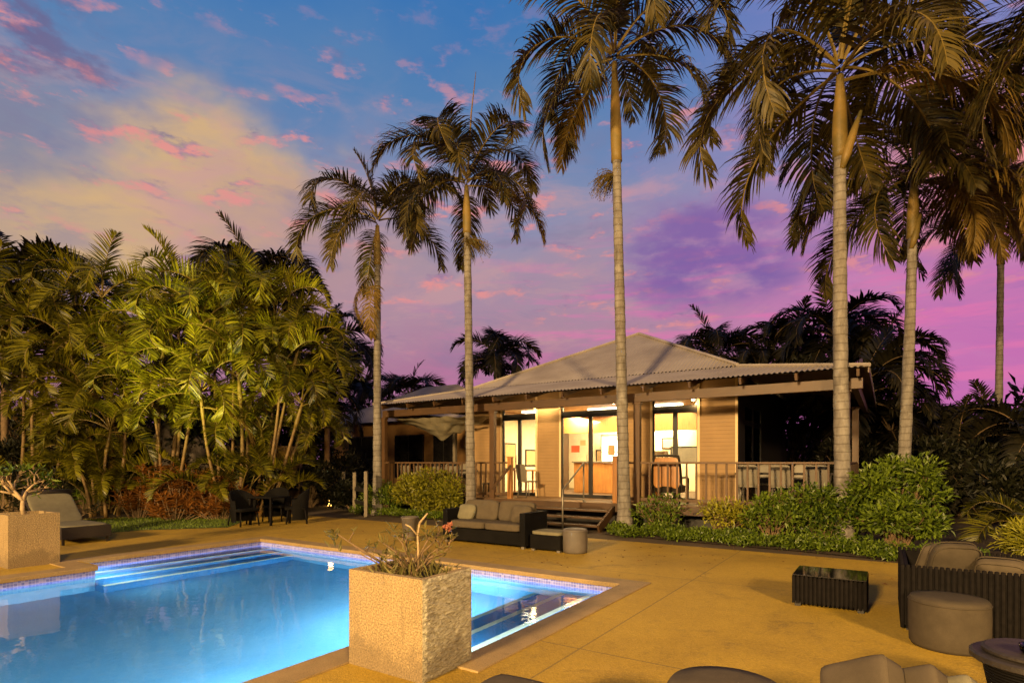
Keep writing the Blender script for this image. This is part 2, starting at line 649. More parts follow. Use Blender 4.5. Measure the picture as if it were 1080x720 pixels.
def split_stone_material():
    m = bpy.data.materials.new('split_stone')
    m.use_nodes = True
    t = NT(m.node_tree)
    bs = t.n['Principled BSDF']
    x, y, z = t.sep(t.node('ShaderNodeTexCoord').outputs['Object'])
    v = t.xyz(t.m('MULTIPLY', x, .5), t.m('MULTIPLY', y, .45), z)
    h = t.noise(v, 30, 4, 0.6, 1.5)
    t.put(bs.inputs['Base Color'], t.ramp(h, [(0.3, (.22, .20, .13)), (0.5, (.44, .40, .28)), (0.7, (.58, .54, .40))]))
    bs.inputs['Roughness'].default_value = 0.9
    b = t.node('ShaderNodeBump')
    b.inputs['Strength'].default_value = 1.0
    b.inputs['Distance'].default_value = 0.03
    t.put(b.inputs['Height'], h)
    t.l.new(b.outputs[0], bs.inputs['Normal'])
    return m


M = {
    'patio': patio_material(),
    'coping': material('coping_stone', (.30, .205, .085), 0.7, 0.35, 3, 0.3, 60, fine=0.35, fscale=120),
    'pool': pool_material(),
    'pool_step': material('pool_step_paint', (.06, .26, .52), 0.4, 0.2, 2),
    'nosing': material('pale_tile', (.80, .76, .55), 0.4, 0.1),
    'water': water_material(),
    'soil': material('soil', (.050, .030, .016), 0.95, 0.5, 8, 0.9, 25),
    'earth': material('dark_earth', (.075, .048, .025), 0.95, 0.5, 1.2, 0.6, 9),
    'lawn': material('turf', (.060, .085, .015), 0.9, 0.5, 5, 0.8, 60),
    'granite': material('granite', (.29, .21, .105), 0.85, 0.35, 3, 0.55, 60, fine=0.6, fscale=75),
    'granite_rough': split_stone_material(),
    'trunk': None,
    'frond': leaf_material('palm_leaf', (.010, .011, .003), (.100, .072, .011), 0.15, 0.55),
    'frond_dry': leaf_material('palm_leaf_dry', (.08, .052, .010), (.26, .165, .03), 0.3, 0.55),
    'cane_frond': leaf_material('cane_palm_leaf', (.010, .016, .002), (.27, .245, .012), 0.35, 0.4),
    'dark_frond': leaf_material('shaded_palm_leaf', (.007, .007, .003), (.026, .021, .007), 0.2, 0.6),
    'rachis': material('leaf_stalk', (.15, .105, .022), 0.55, 0.3),
    'cane': material('cane_stem', (.15, .092, .028), 0.6, 0.45, 6, 0.3, 30),
    'bush': leaf_material('bush_leaf', (.022, .046, .005), (.19, .26, .020), 0.25, 0.4),
    'bush_gold': leaf_material('gold_bush_leaf', (.09, .095, .007), (.36, .34, .025), 0.25, 0.4),
    'bush_dark': leaf_material('shaded_bush_leaf', (.005, .007, .002), (.022, .021, .006), 0.2, 0.55),  # background leaves: the shade is put into the leaf colour
    'croton': leaf_material('croton_leaf', (.070, .022, .006), (.28, .115, .020), 0.22, 0.4),
    'twig': material('twig', (.17, .11, .055), 0.8, 0.4, 12, 0.3, 60),
    'pale_twig': material('pale_bark', (.38, .27, .14), 0.75, 0.35, 14, 0.3, 60),
    'wicker': wave_material('black_wicker', (.010, .009, .008), 2, 0.018, 0.65, 0.6, 0.4, 0.1),
    'cane_rib': material('black_cane', (.009, .0075, .007), 0.7, 0.4, 20, spec=0.07),
    'brown_wicker': wave_material('brown_wicker', (.030, .022, .014), 2, 0.02, 0.5, 0.6, 0.4, 0.4),
    'cushion': material('taupe_canvas', (.086, .068, .046), 0.9, 0.18, 9, 0.25, 260, spec=0.15, fine=0.12, fscale=320),
    'cushion_dark': material('dark_taupe_canvas', (.060, .048, .033), 0.9, 0.2, 9, 0.25, 260, spec=0.15, fine=0.12, fscale=320),
    'cushion_pale': material('sage_canvas', (.16, .145, .095), 0.9, 0.15, 9, 0.2, 260, spec=0.15),
    'grey_pot': material('grey_ceramic', (.11, .092, .075), 0.6, 0.25, 4, 0.1, 30),
    'dark_table': material('dark_table_stone', (.035, .028, .022), 0.5, 0.4, 8, 0.2, 60),
    'smoke_glass': glass_material('smoked_glass', (.25, .25, .24)),
    'glass': glass_material('window_glass', (.96, .96, .94)),
    'dark_glass': material('dark_window_glass', (.012, .011, .011), 0.06, 0.2, spec=0.6),
    'timber': wood_material('stained_timber', (.072, .035, .012), 0.55, 0),
    'timber_v': wood_material('stained_post_timber', (.080, .038, .012), 0.55, 2),
    'rail': wood_material('railing_timber', (.10, .052, .020), 0.6, 2),
    'deck': wave_material('deck_boards', (.24, .14, .065), 1, 0.14, 0.6, 0.5, 0.35, 0.3, True, 0.8),
    'cladding': wave_material('weatherboard', (.30, .19, .088), 2, 0.095, 0.6, 0.9, 0.12, 0.3, True, 0.35),
    'plaster': material('cream_plaster', (.62, .47, .27), 0.85, 0.1, 2, 0.1, 20),
    'ochre': material('ochre_render', (.28, .15, .05), 0.85, 0.25, 1.5, 0.3, 14),
    'roof': material('corrugated_steel', (.34, .30, .265), 0.6, 0.22, 0.9, 0.05, 20, metal=0.1, col2=(.25, .215, .185)),
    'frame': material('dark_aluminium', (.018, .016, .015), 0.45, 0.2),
    'steel': material('galvanised_steel', (.22, .20, .17), 0.45, 0.2, metal=0.6),
    'white': material('white_plastic', (.17, .15, .115), 0.5, 0.1),
    'wood_warm': wood_material('honey_timber', (.42, .19, .055), 0.4, 2),
    'ceiling': wood_material('ceiling_boards', (.50, .30, .11), 0.5, 0),
    'room_wall': material('room_wall', (.76, .66, .45), 0.8, 0.08),
    'tarp': material('tarpaulin', (.21, .185, .125), 0.5, 0.3, 6, 0.2, 30),
    'rock': material('garden_rock', (.10, .08, .065), 0.9, 0.5, 3, 0.9, 9),
    'shed': material('tan_render', (.15, .092, .042), 0.9, 0.4, 1.2, 0.4, 12),
    'red_sign': material('red_card', (.62, .09, .03), 0.6, 0.1),
    'paper': material('buff_card', (.55, .38, .18), 0.7, 0.15),
    'bulb': emit_material('lit_bulb', (1.0, .78, .42), 14.0),
    'panel': emit_material('lit_light_panel', (1.0, .88, .62), 8.0),
    'shade': emit_material('lit_lantern', (1.0, .50, .10), 7.0),
    'fridge': emit_material('lit_fridge', (1.0, .93, .80), 3.0),
    'seed': leaf_material('flower_strands', (.10, .075, .02), (.24, .17, .05), 0.2, 0.6),
    'pink': leaf_material('pink_bloom', (.30, .09, .05), (.45, .18, .10), 0.3, 0.5),
    'succulent': leaf_material('dry_leaf', (.09, .085, .02), (.24, .20, .06), 0.2, 0.5),
    'iron': material('black_iron', (.02, .017, .014), 0.5, 0.3),
    'pebble': material('black_pebble', (.03, .028, .026), 0.3, 0.6, 30, spec=0.6),
    'grey_post': material('weathered_post', (.17, .14, .10), 0.8, 0.35, 5, 0.3, 40),
}


add_dirt(M['granite'])
add_dirt(M['granite_rough'], amt=.5)
add_dirt(M['coping'], -2.0, -1.0, (.12, .075, .03), .5)


def trunk_material():
    m = bpy.data.materials.new('palm_bark')
    m.use_nodes = True
    t = NT(m.node_tree)
    bs = t.n['Principled BSDF']
    v = t.node('ShaderNodeTexCoord').outputs['Object']
    x, y, z = t.sep(v)
    zz = t.m('ADD', z, t.m('MULTIPLY', t.noise(v, 2.5, 3), 0.10))
    ring = t.m('FRACT', t.m('DIVIDE', zz, 0.16))
    rg = t.m('SUBTRACT', 1.0, t.step(t.m('ABSOLUTE', t.m('SUBTRACT', ring, 0.5)), 0.0, 0.13))
    c = t.ramp(t.noise(t.xyz(t.m('MULTIPLY', x, 3), t.m('MULTIPLY', y, 3), z), 2.2, 6, 0.65), [(0.3, (.075, .064, .055)), (0.5, (.165, .148, .130)), (0.7, (.25, .23, .205))])
    lich = t.step(t.noise(v, 5.5, 5, 0.7), 0.55, 0.68)
    c = t.mix(t.m('MULTIPLY', lich, 0.45), c, (.14, .115, .08))
    c = t.mix(t.m('MULTIPLY', rg, 0.55), c, (.055, .042, .028))
    c = t.mix(t.m('MULTIPLY', t.step(t.noise(v, 1.3, 6, 0.75), 0.55, 0.66), 0.5), c, (.34, .32, .28))
    t.put(bs.inputs['Base Color'], c)
    bs.inputs['Roughness'].default_value = 0.85
    b = t.node('ShaderNodeBump')
    b.inputs['Strength'].default_value = 0.5
    b.inputs['Distance'].default_value = 0.015
    t.put(b.inputs['Height'], t.m('SUBTRACT', t.noise(v, 14, 5), t.m('MULTIPLY', rg, 0.7)))
    t.l.new(b.outputs[0], bs.inputs['Normal'])
    return m


M['trunk'] = trunk_material()
M['crownshaft'] = material('crownshaft', (.20, .125, .030), 0.55, 0.5, 1.6, 0.3, 12, col2=(.085, .075, .022))

# ------------------------------------------------------------------ setting: ground, patio, pool
POOL = [(-2.0, -10.05), (3.74, -10.05), (3.74, -10.85), (7.0, -10.85), (7.0, -2.87), (3.74, -2.87), (3.74, -3.85), (-2.0, -3.85)]
OUT = 0.28


def qw_sheet(name, rects, z, mat):
    b = MB()
    for q0, q1, w0, w1 in rects:
        b.add([Vector((w0, q0, z)), Vector((w1, q0, z)), Vector((w1, q1, z)), Vector((w0, q1, z))], [(0, 1, 2, 3)])
    return structure(b.build(name, mat, None, rotz=-ANG))


E = 0.1   # the sheet stops under the coping
qw_sheet('patio', [(-14, -2 - E, -22, 16), (7 + E, 10.9, -22, 16), (-2 - E, 3.74 + E, -22, -10.05 - E), (3.74 + E, 7 + E, -22, -10.85 - E),
                   (-2 - E, 3.74 - E, -3.85 + E, 16), (3.74 - E, 7 + E, -2.87 + E, 16)], 0.0, M['patio'])
qw_sheet('ground', [(10.9, 400, -400, 400), (-400, -14, -400, 400), (-14, 10.9, -400, -22), (-14, 10.9, 16, 400)], -0.012, M['earth'])

# coping ring: offset outline, a small lip over the water
n = len(POOL)
ccw = [Vector((b, a)) for a, b in POOL]          # (w, q)


def offset(poly, d):
    res = []
    ar = sum(poly[i].x * poly[(i + 1) % n].y - poly[(i + 1) % n].x * poly[i].y for i in range(n))
    sg = 1 if ar > 0 else -1
    for i in range(n):
        p0, p1, p2 = poly[i - 1], poly[i], poly[(i + 1) % n]
        e1, e2 = (p1 - p0).normalized(), (p2 - p1).normalized()
        n1, n2 = Vector((e1.y, -e1.x)) * sg, Vector((e2.y, -e2.x)) * sg
        res.append(p1 + (n1 + n2) * d)
    return res


outer, inner = offset(ccw, OUT), offset(ccw, -0.03)
b = MB()
vs = []
for p in outer:
    vs += [(p.x, p.y, -0.01), (p.x, p.y, 0.016)]
for p in inner:
    vs += [(p.x, p.y, 0.016), (p.x, p.y, -0.045)]
fs = []
for i in range(n):
    j = (i + 1) % n
    o0, o1 = 2 * i, 2 * j
    i0, i1 = 2 * n + 2 * i, 2 * n + 2 * j
    fs += [(o0, o1, o1 + 1, o0 + 1), (o0 + 1, o1 + 1, i1, i0), (i0, i1, i1 + 1, i0 + 1)]
b.add(vs, fs)
structure(b.build('pool_coping', M['coping'], rotz=-ANG, bevel=0.008))

DEPTH = -1.25
b = MB()
vs = [(p.x, p.y, -0.03) for p in ccw] + [(p.x, p.y, DEPTH) for p in ccw]
b.add(vs, [(i, (i + 1) % n, n + (i + 1) % n, n + i) for i in range(n)])
b.add([(p.x, p.y, DEPTH) for p in ccw], [(0, 1, 6, 7)])
b.add([(-10.85, 3.74, DEPTH), (-2.87, 3.74, DEPTH), (-2.87, 7.0, DEPTH), (-10.85, 7.0, DEPTH)], [(0, 1, 2, 3)])
structure(b.build('pool_basin', M['pool'], rotz=-ANG))
b = MB()
WL = -0.125
b.add([(-10.049, -1.999, WL), (-3.851, -1.999, WL), (-3.851, 3.74, WL), (-10.049, 3.74, WL)], [(0, 1, 2, 3)])
b.add([(-10.849, 3.74, WL), (-2.871, 3.74, WL), (-2.871, 6.999, WL), (-10.849, 6.999, WL)], [(0, 1, 2, 3)])
structure(b.build('pool_water', M['water'], rotz=-ANG))
b = MB()
area('underwater_light', Q(3.76, -3.36, -.20), Q(6.4, -3.5, -.62), 75, (.66, .90, 1.0), .9, .1)  # this and the next two: hidden strip lights added to brighten the steps
area('underwater_light', Q(5.4, -2.90, -.215), Q(5.4, -4.3, -.62), 45, (.66, .90, 1.0), 2.6, .12)
area('underwater_light', Q(3.76, -10.3, -.215), Q(6.4, -10.3, -.62), 60, (.66, .90, 1.0), 1.4, .12)
for k, (zz) in enumerate((-0.30, -0.52, -0.76)):
    for sg, edge in ((1, -10.848), (-1, -2.872)):
        wd_ = .36 if sg > 0 else .46
        x0, x1 = edge + sg * wd_ * k, edge + sg * wd_ * (k + 1)
        b.span(x0, x1, 3.745, 6.998, DEPTH + 0.005, zz)
        b.span(x1 - sg * 0.075, x1 + sg * 0.006, 3.747, 6.996, zz - 0.04, zz + 0.004, 1)
structure(b.build('pool_steps', [M['pool_step'], M['nosing']], rotz=-ANG))

# underwater pool lamps in the near walls
for q, ww, en in ((0.2, -3.92, 80), (3.0, -3.92, 115), (5.4, -4.32, 230), (-1.9, -7, 190)):
    p = Q(q, ww, -0.55)
    tgt = Q(q, -8.8, -1.0) if ww > -6 else Q(5, -7, -1.1)
    area('underwater_light', p, tgt, en, (.66, .88, 1.0), 0.5, 0.3)

# lawn and beds
def sheet(name, pts, z, mat, kind='structure'):
    b = MB()
    b.add([(p[0], p[1], z) for p in pts], [tuple(range(len(pts)))])
    o = b.build(name, mat)
    o['kind'] = kind
    return o


lawn_poly = [G(-80, 552), G(60, 549), G(150, 545), G(250, 544), G(258, 549), G(240, 556), G(150, 559), G(60, 566), G(-80, 574)]
sheet('lawn', lawn_poly, 0.004, M['lawn'])
bed_poly = [G(-120, 551), G(60, 548), G(150, 544.5), G(262, 543), G(330, 537), G(330, 520), G(0, 520), G(-120, 522)]
sheet('garden_bed', bed_poly, 0.008, M['soil'])
HP = Vector((3.0, 13.6, 0))


def H(s, y, z=0.0):
    """house frame: s along the front to the right, y into the house"""
    p = HP + X_ * s + U * y
    return Vector((p.x, p.y, z))


sheet('garden_bed', [H(-.35, -.05), H(-.35, -1.3), H(1.5, -1.55), H(3.4, -1.65), H(5.1, -1.9), H(6.2, -1.5), H(7.6, .6), H(7.6, 4), H(4.6, 4), H(4.6, -.05)], 0.012, M['soil'])
sheet('garden_bed', [H(-9.6, 1.5), H(-9.4, -.6), H(-8.4, -1.0), H(-6.6, -1.1), H(-4.7, -.9), H(-4.7, .1), H(-8.4, .2)], 0.012, M['soil'])
# grass blades at the lawn's edge
random.seed(5)
b = MB()
xs = [p.x for p in lawn_poly]
ys = [p.y for p in lawn_poly]


def inside(x, y, poly):
    c = False
    for i in range(len(poly)):
        p, q = poly[i], poly[i - 1]
        if (p.y > y) != (q.y > y) and x < (q.x - p.x) * (y - p.y) / (q.y - p.y) + p.x:
            c = not c
    return c


for _ in range(26000):
    x, y = random.uniform(min(xs), max(xs)), random.uniform(min(ys), max(ys))
    if inside(x, y, lawn_poly):
        h = random.uniform(.025, .06)
        a = random.uniform(0, math.pi)
        d = Vector((math.cos(a), math.sin(a), 0)) * 0.006
        t = Vector((random.uniform(-.03, .03), random.uniform(-.03, .03), h))
        p = Vector((x, y, 0.003))
        b.add([p - d, p + d, p + t], [(0, 1, 2)])
o = b.build('grass', M['bush'])
o['kind'] = 'stuff'

# ------------------------------------------------------------------ house
hs = thing('pool_house', 'cream weatherboard pool house with pyramid corrugated roof and lit glass doors', 'house', HP, -ANG)
ZD = 0.6            # deck level
ZE, ZB, ZP = 3.40, 3.90, 5.90
SL, SR = -5.96, 1.96
EL, ER, EF = -8.55, 4.71, -0.45
YB = 9.3


def corr(b, e0, e1, t0, t1, pitch=0.10, amp=0.016):
    """corrugated roof plane between an eave line and a shorter top line (either may be a point)"""
    e0, e1, t0, t1 = map(Vector, (e0, e1, t0, t1))
    ex = (e1 - e0)
    L = ex.length
    ex.normalize()
    nrm = ex.cross(t0 - e0 if (t0 - e0).length > 0 else t1 - e0).normalized()
    if nrm.z < 0:
        nrm = -nrm
    up = nrm.cross(ex).normalized()
    if up.z < 0:
        up = -up
    a0, h0 = (t0 - e0).dot(ex), (t0 - e0).dot(up)
    a1, h1 = (t1 - e0).dot(ex), (t1 - e0).dot(up)
    k = int(L / pitch * 4)
    vs, fs = [], []
    for i in range(k + 1):
        x = L * i / k
        if a0 > 1e-6 and x < a0:
            h = h0 * x / a0
        elif x > a1 and L - a1 > 1e-6:
            h = h1 * (L - x) / (L - a1)
        else:
            h = h0
        off = nrm * amp * math.sin(2 * math.pi * x / pitch)
        p = e0 + ex * x + off
        vs += [p, p + up * max(h, 0.002)]
    for i in range(k):
        fs.append((2 * i, 2 * i + 2, 2 * i + 3, 2 * i + 1))
    b.add(vs, fs)


b = MB()
apex = ((SL + SR) / 2, 1.4 + (SR - SL) / 2, ZP)
ax, ay = apex[0], apex[1]
Y2 = 1.4 + (SR - SL)
corr(b, (EL, EF, ZE), (ER, EF, ZE), (SL, 1.4, ZB), (SR, 1.4, ZB))
corr(b, (ER, EF, ZE), (ER, Y2 + 1.85, ZE), (SR, 1.4, ZB), (SR, Y2, ZB))
corr(b, (EL, Y2 + 1.85, ZE), (EL, EF, ZE), (SL, Y2, ZB), (SL, 1.4, ZB))
corr(b, (ER, Y2 + 1.85, ZE), (EL, Y2 + 1.85, ZE), (SR, Y2, ZB), (SL, Y2, ZB))
z2 = ZB + 0.012
corr(b, (SL - .02, 1.38, z2), (SR + .02, 1.38, z2), apex, apex)
corr(b, (SR + .02, 1.38, z2), (SR + .06, Y2 + .06, z2), apex, apex)
corr(b, (SL - .06, Y2 + .06, z2), (SL - .02, 1.38, z2), apex, apex)
corr(b, (SR + .06, Y2 + .06, z2), (SL - .06, Y2 + .06, z2), apex, apex)
roof = b.build('roof', M['roof'], hs)
b = MB()
for c in ((SL - .02, 1.38, z2), (SR + .02, 1.38, z2), (SL - .06, Y2 + .06, z2), (SR + .06, Y2 + .06, z2)):
    b.tube([Vector(c) + Vector((0, 0, .03)), Vector(apex) + Vector((0, 0, .03))], 0.045, 6)
for c, d in (((EL, EF, ZE), (SL, 1.4, ZB)), ((ER, EF, ZE), (SR, 1.4, ZB))):
    b.tube([Vector(c) + Vector((0, 0, .02)), Vector(d) + Vector((0, 0, .02))], 0.04, 6)
b.build('ridge_cap', M['roof'], roof)

b = MB()
b.span(EL + .02, ER - .12, -0.06, 0.06, 3.03, 3.24)
b.span(ER - .32, ER - .2, 0.062, Y2 + 1.5, 3.03, 3.24)
b.span(EL + .02, EL + .14, 0.062, Y2 + 1.5, 3.03, 3.24)
b.build('beam', M['timber'], hs, bevel=0.006)
b = MB()
for i in range(13):
    s = EL + .35 + i * 1.06
    b.bar((s, EF + .06, ZE - .10), (s, 1.38, ZE + .36), 0.05, 0.14)
b.build('rafters', M['timber'], hs)
b = MB()
b.span(ER - .03, ER - .005, EF + .032, Y2 + 1.8, ZE - .12, ZE - .022)
b.build('fascia', M['timber'], hs)
for s, y in ((-8.5, 0), (-4.23, 0), (0, 0), (4.3, 0), (4.3, 4.2), (4.3, 8.4)):
    b = MB()
    b.span(s - .075, s + .075, y - .07, y + .07, ZD, 3.028)
    b.box((s, y - 0.0, 3.0), (.20, .16, .05))
    b.build('post', M['timber_v'], hs, bevel=0.006)
b = MB()
b.span(-8.66, -8.54, 3.64, 3.76, 0, 3.2)
b.build('post', M['grey_post'], hs, bevel=0.006)

# deck and stairs
b = MB()
b.span(-8.7, SR - .02, -.14, 1.38, ZD - .03, ZD)
b.span(-8.7, SL - .12, 1.382, 5.0, ZD - .03, ZD)
b.span(SR + .02, 4.55, -.14, 9.3, ZD - .03, ZD)
deck = b.build('deck', M['deck'], hs)
b = MB()
b.span(-8.7, 4.55, -.18, -.142, ZD - .20, ZD - .004)
b.build('deck_edge', M['timber'], deck)
b = MB()
b.span(-8.7, 4.5, .35, .42, 0, ZD - .21)  # dark backing sheet standing in for the shade below the deck
for i in range(9):
    b.span(-8.4 + i * 1.55, -8.28 + i * 1.55, .0, .12, 0, ZD - .21)
b.build('deck_piers_and_backing', M['frame'], deck)
st = []
b = MB()
for k in range(3):
    zz = ZD - .15 * (k + 1)
    y0 = -.2 - .30 * k
    b.span(-2.95, -.55, y0 - .31, y0 - .02, zz - .045, zz)
steps = b.build('steps', M['timber'], hs, bevel=0.006)
for s in (-2.98, -.52):
    b = MB()
    b.bar((s, -.2, ZD - .14), (s, -1.08, .06), 0.05, 0.2)
    b.build('stringer', M['timber'], steps)

# railings
def railing(s0, s1, step, y=0.0, along='x'):
    b = MB()
    P = (lambda s, z: (s, y, z)) if along == 'x' else (lambda s, z: (y, s, z))
    b.bar(P(s0, 1.58), P(s1, 1.58), .09, .045)
    r = b.build('railing', M['rail'], hs, bevel=0.004)
    b = MB()
    b.bar(P(s0, .72), P(s1, .72), .045, .07)
    b.build('bottom_rail', M['rail'], r, bevel=0.004)
    k = int((s1 - s0) / step)
    proto = None
    for i in range(1, k):
        s = s0 + (s1 - s0) * i / k
        if proto is None:
            b = MB()
            b.box((0, 0, 0), (.042, .03, .82))
            me = b.mesh('baluster', M['rail'], bevel=0.004)
            proto = True
        o = bpy.data.objects.new('baluster', me)
        COL.objects.link(o)
        o.parent = r
        o.location = P(s, 1.15)
        if along == 'y':
            o.rotation_euler = (0, 0, R(90))
    return r


railing(-8.42, -4.3, .17)
railing(-4.15, -3.72, .14)
railing(-.5, -.08, .14)
railing(.08, 4.22, .21)
railing(.1, 4.1, .21, 4.3, 'y')
for s in (-3.65, -.56):
    b = MB()
    b.span(s - .06, s + .06, -.06, .06, ZD, 1.72)
    b.box((s, 0, 1.735), (.15, .15, .03))
    b.build('newel_post', M['wood_warm'], hs, bevel=0.008)
# stair handrails
b = MB()
s = -1.35
b.tube([(s, -1.25, 0), (s, -1.25, .95), (s, -1.15, 1.0), (s, -.15, 1.58)], .022, 8)
b.tube([(s, -.15, 0.45), (s, -.15, 1.58)], .02, 8)
b.tube([(s, -1.25, .75), (s + .55, -1.25, .75), (s + .6, -1.25, .68)], .018, 8)
b.build('handrail', M['steel'], steps, smooth=True)
b = MB()
b.bar((-3.55, -1.0, .9), (-3.6, -.05, 1.5), .05, .06)
b.build('handrail', M['rail'], steps)

# front wall with three glazed doors
def sp(px, yo=1.4):
    p = HP + U * yo
    r = (px - 540) / FPX
    return (p.y * r - p.x) / (.8353 + .55 * r)


doors = [(sp(529), sp(566)), (sp(591), sp(655)), (sp(687), sp(737))]
b = MB()
segs = []
x = SL
for d0, d1 in doors:
    segs.append((x, d0))
    x = d1
segs.append((x, SR))
for s0, s1 in segs:
    b.span(s0, s1, 1.4, 1.52, ZD + .001, 3.78)
for d0, d1 in doors:
    b.span(d0, d1, 1.41, 1.51, 3.26, 3.78)
# side wall on the right verandah with windows, left and rear walls
b.span(SL, SL + .12, 1.522, Y2 - .122, ZD, 3.78)
b.span(SL, SR - .122, Y2 - .12, Y2, ZD, 3.78)
wall = b.build('wall', M['cladding'], hs)
b = MB()
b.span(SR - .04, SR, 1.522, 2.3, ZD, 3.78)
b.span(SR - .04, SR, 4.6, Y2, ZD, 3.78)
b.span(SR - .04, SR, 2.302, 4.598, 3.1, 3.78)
b.build('side_wall', M['frame'], hs)  # dark material stands in for the shade on this side of the house
for s0, s1 in segs:
    for s in (s0, s1):
        b = MB()
        b.span(s - .03, s + .03, 1.375, 1.399, ZD + .002, 3.7)
        b.build('corner_trim', M['plaster'], wall)
for d0, d1 in doors:
    b = MB()
    y0, y1 = 1.43, 1.50
    b.span(d0, d0 + .06, y0, y1, ZD, 3.25)
    b.span(d1 - .06, d1, y0, y1, ZD, 3.25)
    b.span(d0 + .06, d1 - .06, y0, y1, 2.86, 3.04)
    b.span(d0 + .06, d1 - .06, y0, y1, 3.20, 3.25)
    b.span(d0 + .06, d1 - .06, y0, y1, ZD + .002, ZD + .09)
    mcx = (d0 + d1) / 2
    b.span(mcx - .055, mcx + .055, y0, y1, ZD + .09, 2.86)
    dr = b.build('door', M['frame'], hs, bevel=0.004)
    b = MB()
    b.span(d0 + .06, mcx - .055, 1.46, 1.466, ZD + .09, 2.86)
    b.span(mcx + .055, d1 - .06, 1.46, 1.466, ZD + .09, 2.86)
    b.span(d0 + .06, d1 - .06, 1.46, 1.466, 3.04, 3.20)
    b.build('pane', M['glass'], dr)
    b = MB()
    b.tube([(mcx - .08, 1.41, 1.5), (mcx - .08, 1.385, 1.52), (mcx - .08, 1.385, 1.78), (mcx - .08, 1.41, 1.8)], .011, 6)
    b.build('handle', M['steel'], dr, smooth=True)
for y0, y1 in ((2.32, 3.42), (3.46, 4.58)):
    b = MB()
    b.span(SR - .03, SR - .004, y0, y0 + .06, ZD + .02, 3.1)
    b.span(SR - .03, SR - .004, y1 - .06, y1, ZD + .02, 3.1)
    b.span(SR - .03, SR - .004, y0 + .06, y1 - .06, 2.55, 2.68)
    b.span(SR - .03, SR - .004, y0 + .06, y1 - .06, 3.03, 3.1)
    b.span(SR - .03, SR - .004, y0 + .06, y1 - .06, ZD + .02, ZD + .1)
    wd = b.build('window', M['frame'], hs)
    b = MB()
    b.span(SR - .018, SR - .014, y0 + .06, y1 - .06, ZD + .1, 3.03)
    b.build('pane', M['glass'], wd)
# room
b = MB()
b.span(SL + .125, SR - .125, 1.53, 6.6, ZD - .1, ZD - .004)
b.build('room_floor', M['timber'], hs)
b = MB()
b.span(SL + .125, SR - .125, 1.53, 6.6, 3.28, 3.34)
ceil = b.build('room_ceiling', M['ceiling'], hs)
b = MB()
b.span(SL + .125, SR - .125, 6.601, 6.7, ZD, 3.28)
b.span(SL + .126, SL + .16, 1.54, 6.6, ZD, 3.27)
b.build('room_wall', M['room_wall'], hs)
b = MB()
b.span(SL + .17, SR - .2, 5.0, 5.25, 2.62, 3.27)
b.build('bulkhead', M['wood_warm'], hs)
for cx_, cy_ in ((-4.6, 3.0), (-2.4, 3.4), (-.4, 3.2), (-3.2, 5.9), (-.8, 5.9)):
    b = MB()
    b.span(cx_ - .5, cx_ + .5, cy_ - .12, cy_ + .12, 3.22, 3.275)
    b.build('light_panel', M['panel'], ceil)
area('room_light', H(-2.2, 3.6, 3.15), H(-2.2, 3.6, 0), 950, (1.0, .72, .33), 5.0, 3.0)
area('room_light', H(-2.2, 5.9, 3.1), H(-2.6, 6.6, 1.4), 950, (1.0, .80, .45), 5.0, .6)
# verandah ceiling (boards under the roof, dark at the right end)
b = MB()
b.add([(EL + .1, EF + .1, ZE - .02), (ER - .1, EF + .1, ZE - .02), (SR, 1.39, ZB - .02), (SL, 1.39, ZB - .02)], [(0, 1, 2, 3)])
b.add([(ER - .1, EF + .1, ZE - .02), (ER - .1, Y2 + 1.7, ZE - .02), (SR, Y2, ZB - .02), (SR, 1.39, ZB - .02)], [(0, 1, 2, 3)])
b.build('verandah_ceiling', M['timber'], hs)
# verandah bulbs
for s, y in ((.95, 1.3), (-3.4, .9), (-1.0, .9)):
    b = MB()
    b.lathe([(.02, .05), (.04, .03), (.045, 0), (.03, -.03), (.01, -.045)], 12)
    b.build('verandah_bulb', M['bulb'], hs, smooth=True, loc=(s, y, 3.16))
    pl = bpy.data.lights.new('verandah_bulb_light', 'POINT')
    pl.energy, pl.color, pl.shadow_soft_size = 11, (1, .62, .24), .05
    po = bpy.data.objects.new('verandah_bulb_light', pl)
    COL.objects.link(po)
    po.location = H(s, y, 3.06)

# things inside the room
def put(o, s, y, rz=0.0, z=ZD):
    o.location = H(s, y, z)
    o.rotation_euler = (0, 0, -ANG + rz)
    return o


def top(o, label, cat, group=None):
    return tag(o, label, cat, group)


def hbox(b, s0, s1, y0, y1, z0, z1, mi=0):
    b.span(s0, s1, y0, y1, z0, z1, mi)


t = thing('counter', 'honey timber service counter inside the middle glass doors', 'counter', H(-2.2, 4.2, ZD), -ANG)
b = MB()
hbox(b, -1.5, 1.1, -.3, .3, 0, .98)
b.build('cabinet', M['wood_warm'], t, bevel=.01)
b = MB()
hbox(b, -1.55, 1.15, -.36, .36, .982, 1.03)
b.build('counter_top', M['white'], t, bevel=.008)
t = thing('cabinet', 'tall honey timber cabinet standing behind the right leaf of middle doors', 'cabinet', H(-.62, 2.3, ZD), -ANG)
b = MB()
hbox(b, -.42, .42, -.25, .25, 0, 1.12)
b.build('body', M['wood_warm'], t, bevel=.01)
b = MB()
for x0 in (-.40, .01):
    hbox(b, x0, x0 + .39, -.268, -.252, .06, 1.06)
b.build('door', M['wood_warm'], t, bevel=.005)
t = thing('drinks_fridge', 'brightly lit upright glass fridge behind the service counter', 'fridge', H(-3.1, 6.1, ZD), -ANG)
b = MB()
hbox(b, -.5, .5, -.3, .3, 0, 2.0)
b.build('cabinet', M['white'], t, bevel=.01)
b = MB()
hbox(b, -.44, .44, -.315, -.302, .3, 1.9)
b.build('lit_front', M['fridge'], t)
b = MB()
for z in (.65, 1.0, 1.35):
    hbox(b, -.44, .44, -.325, -.316, z, z + .02)
b.build('shelf', M['steel'], t)
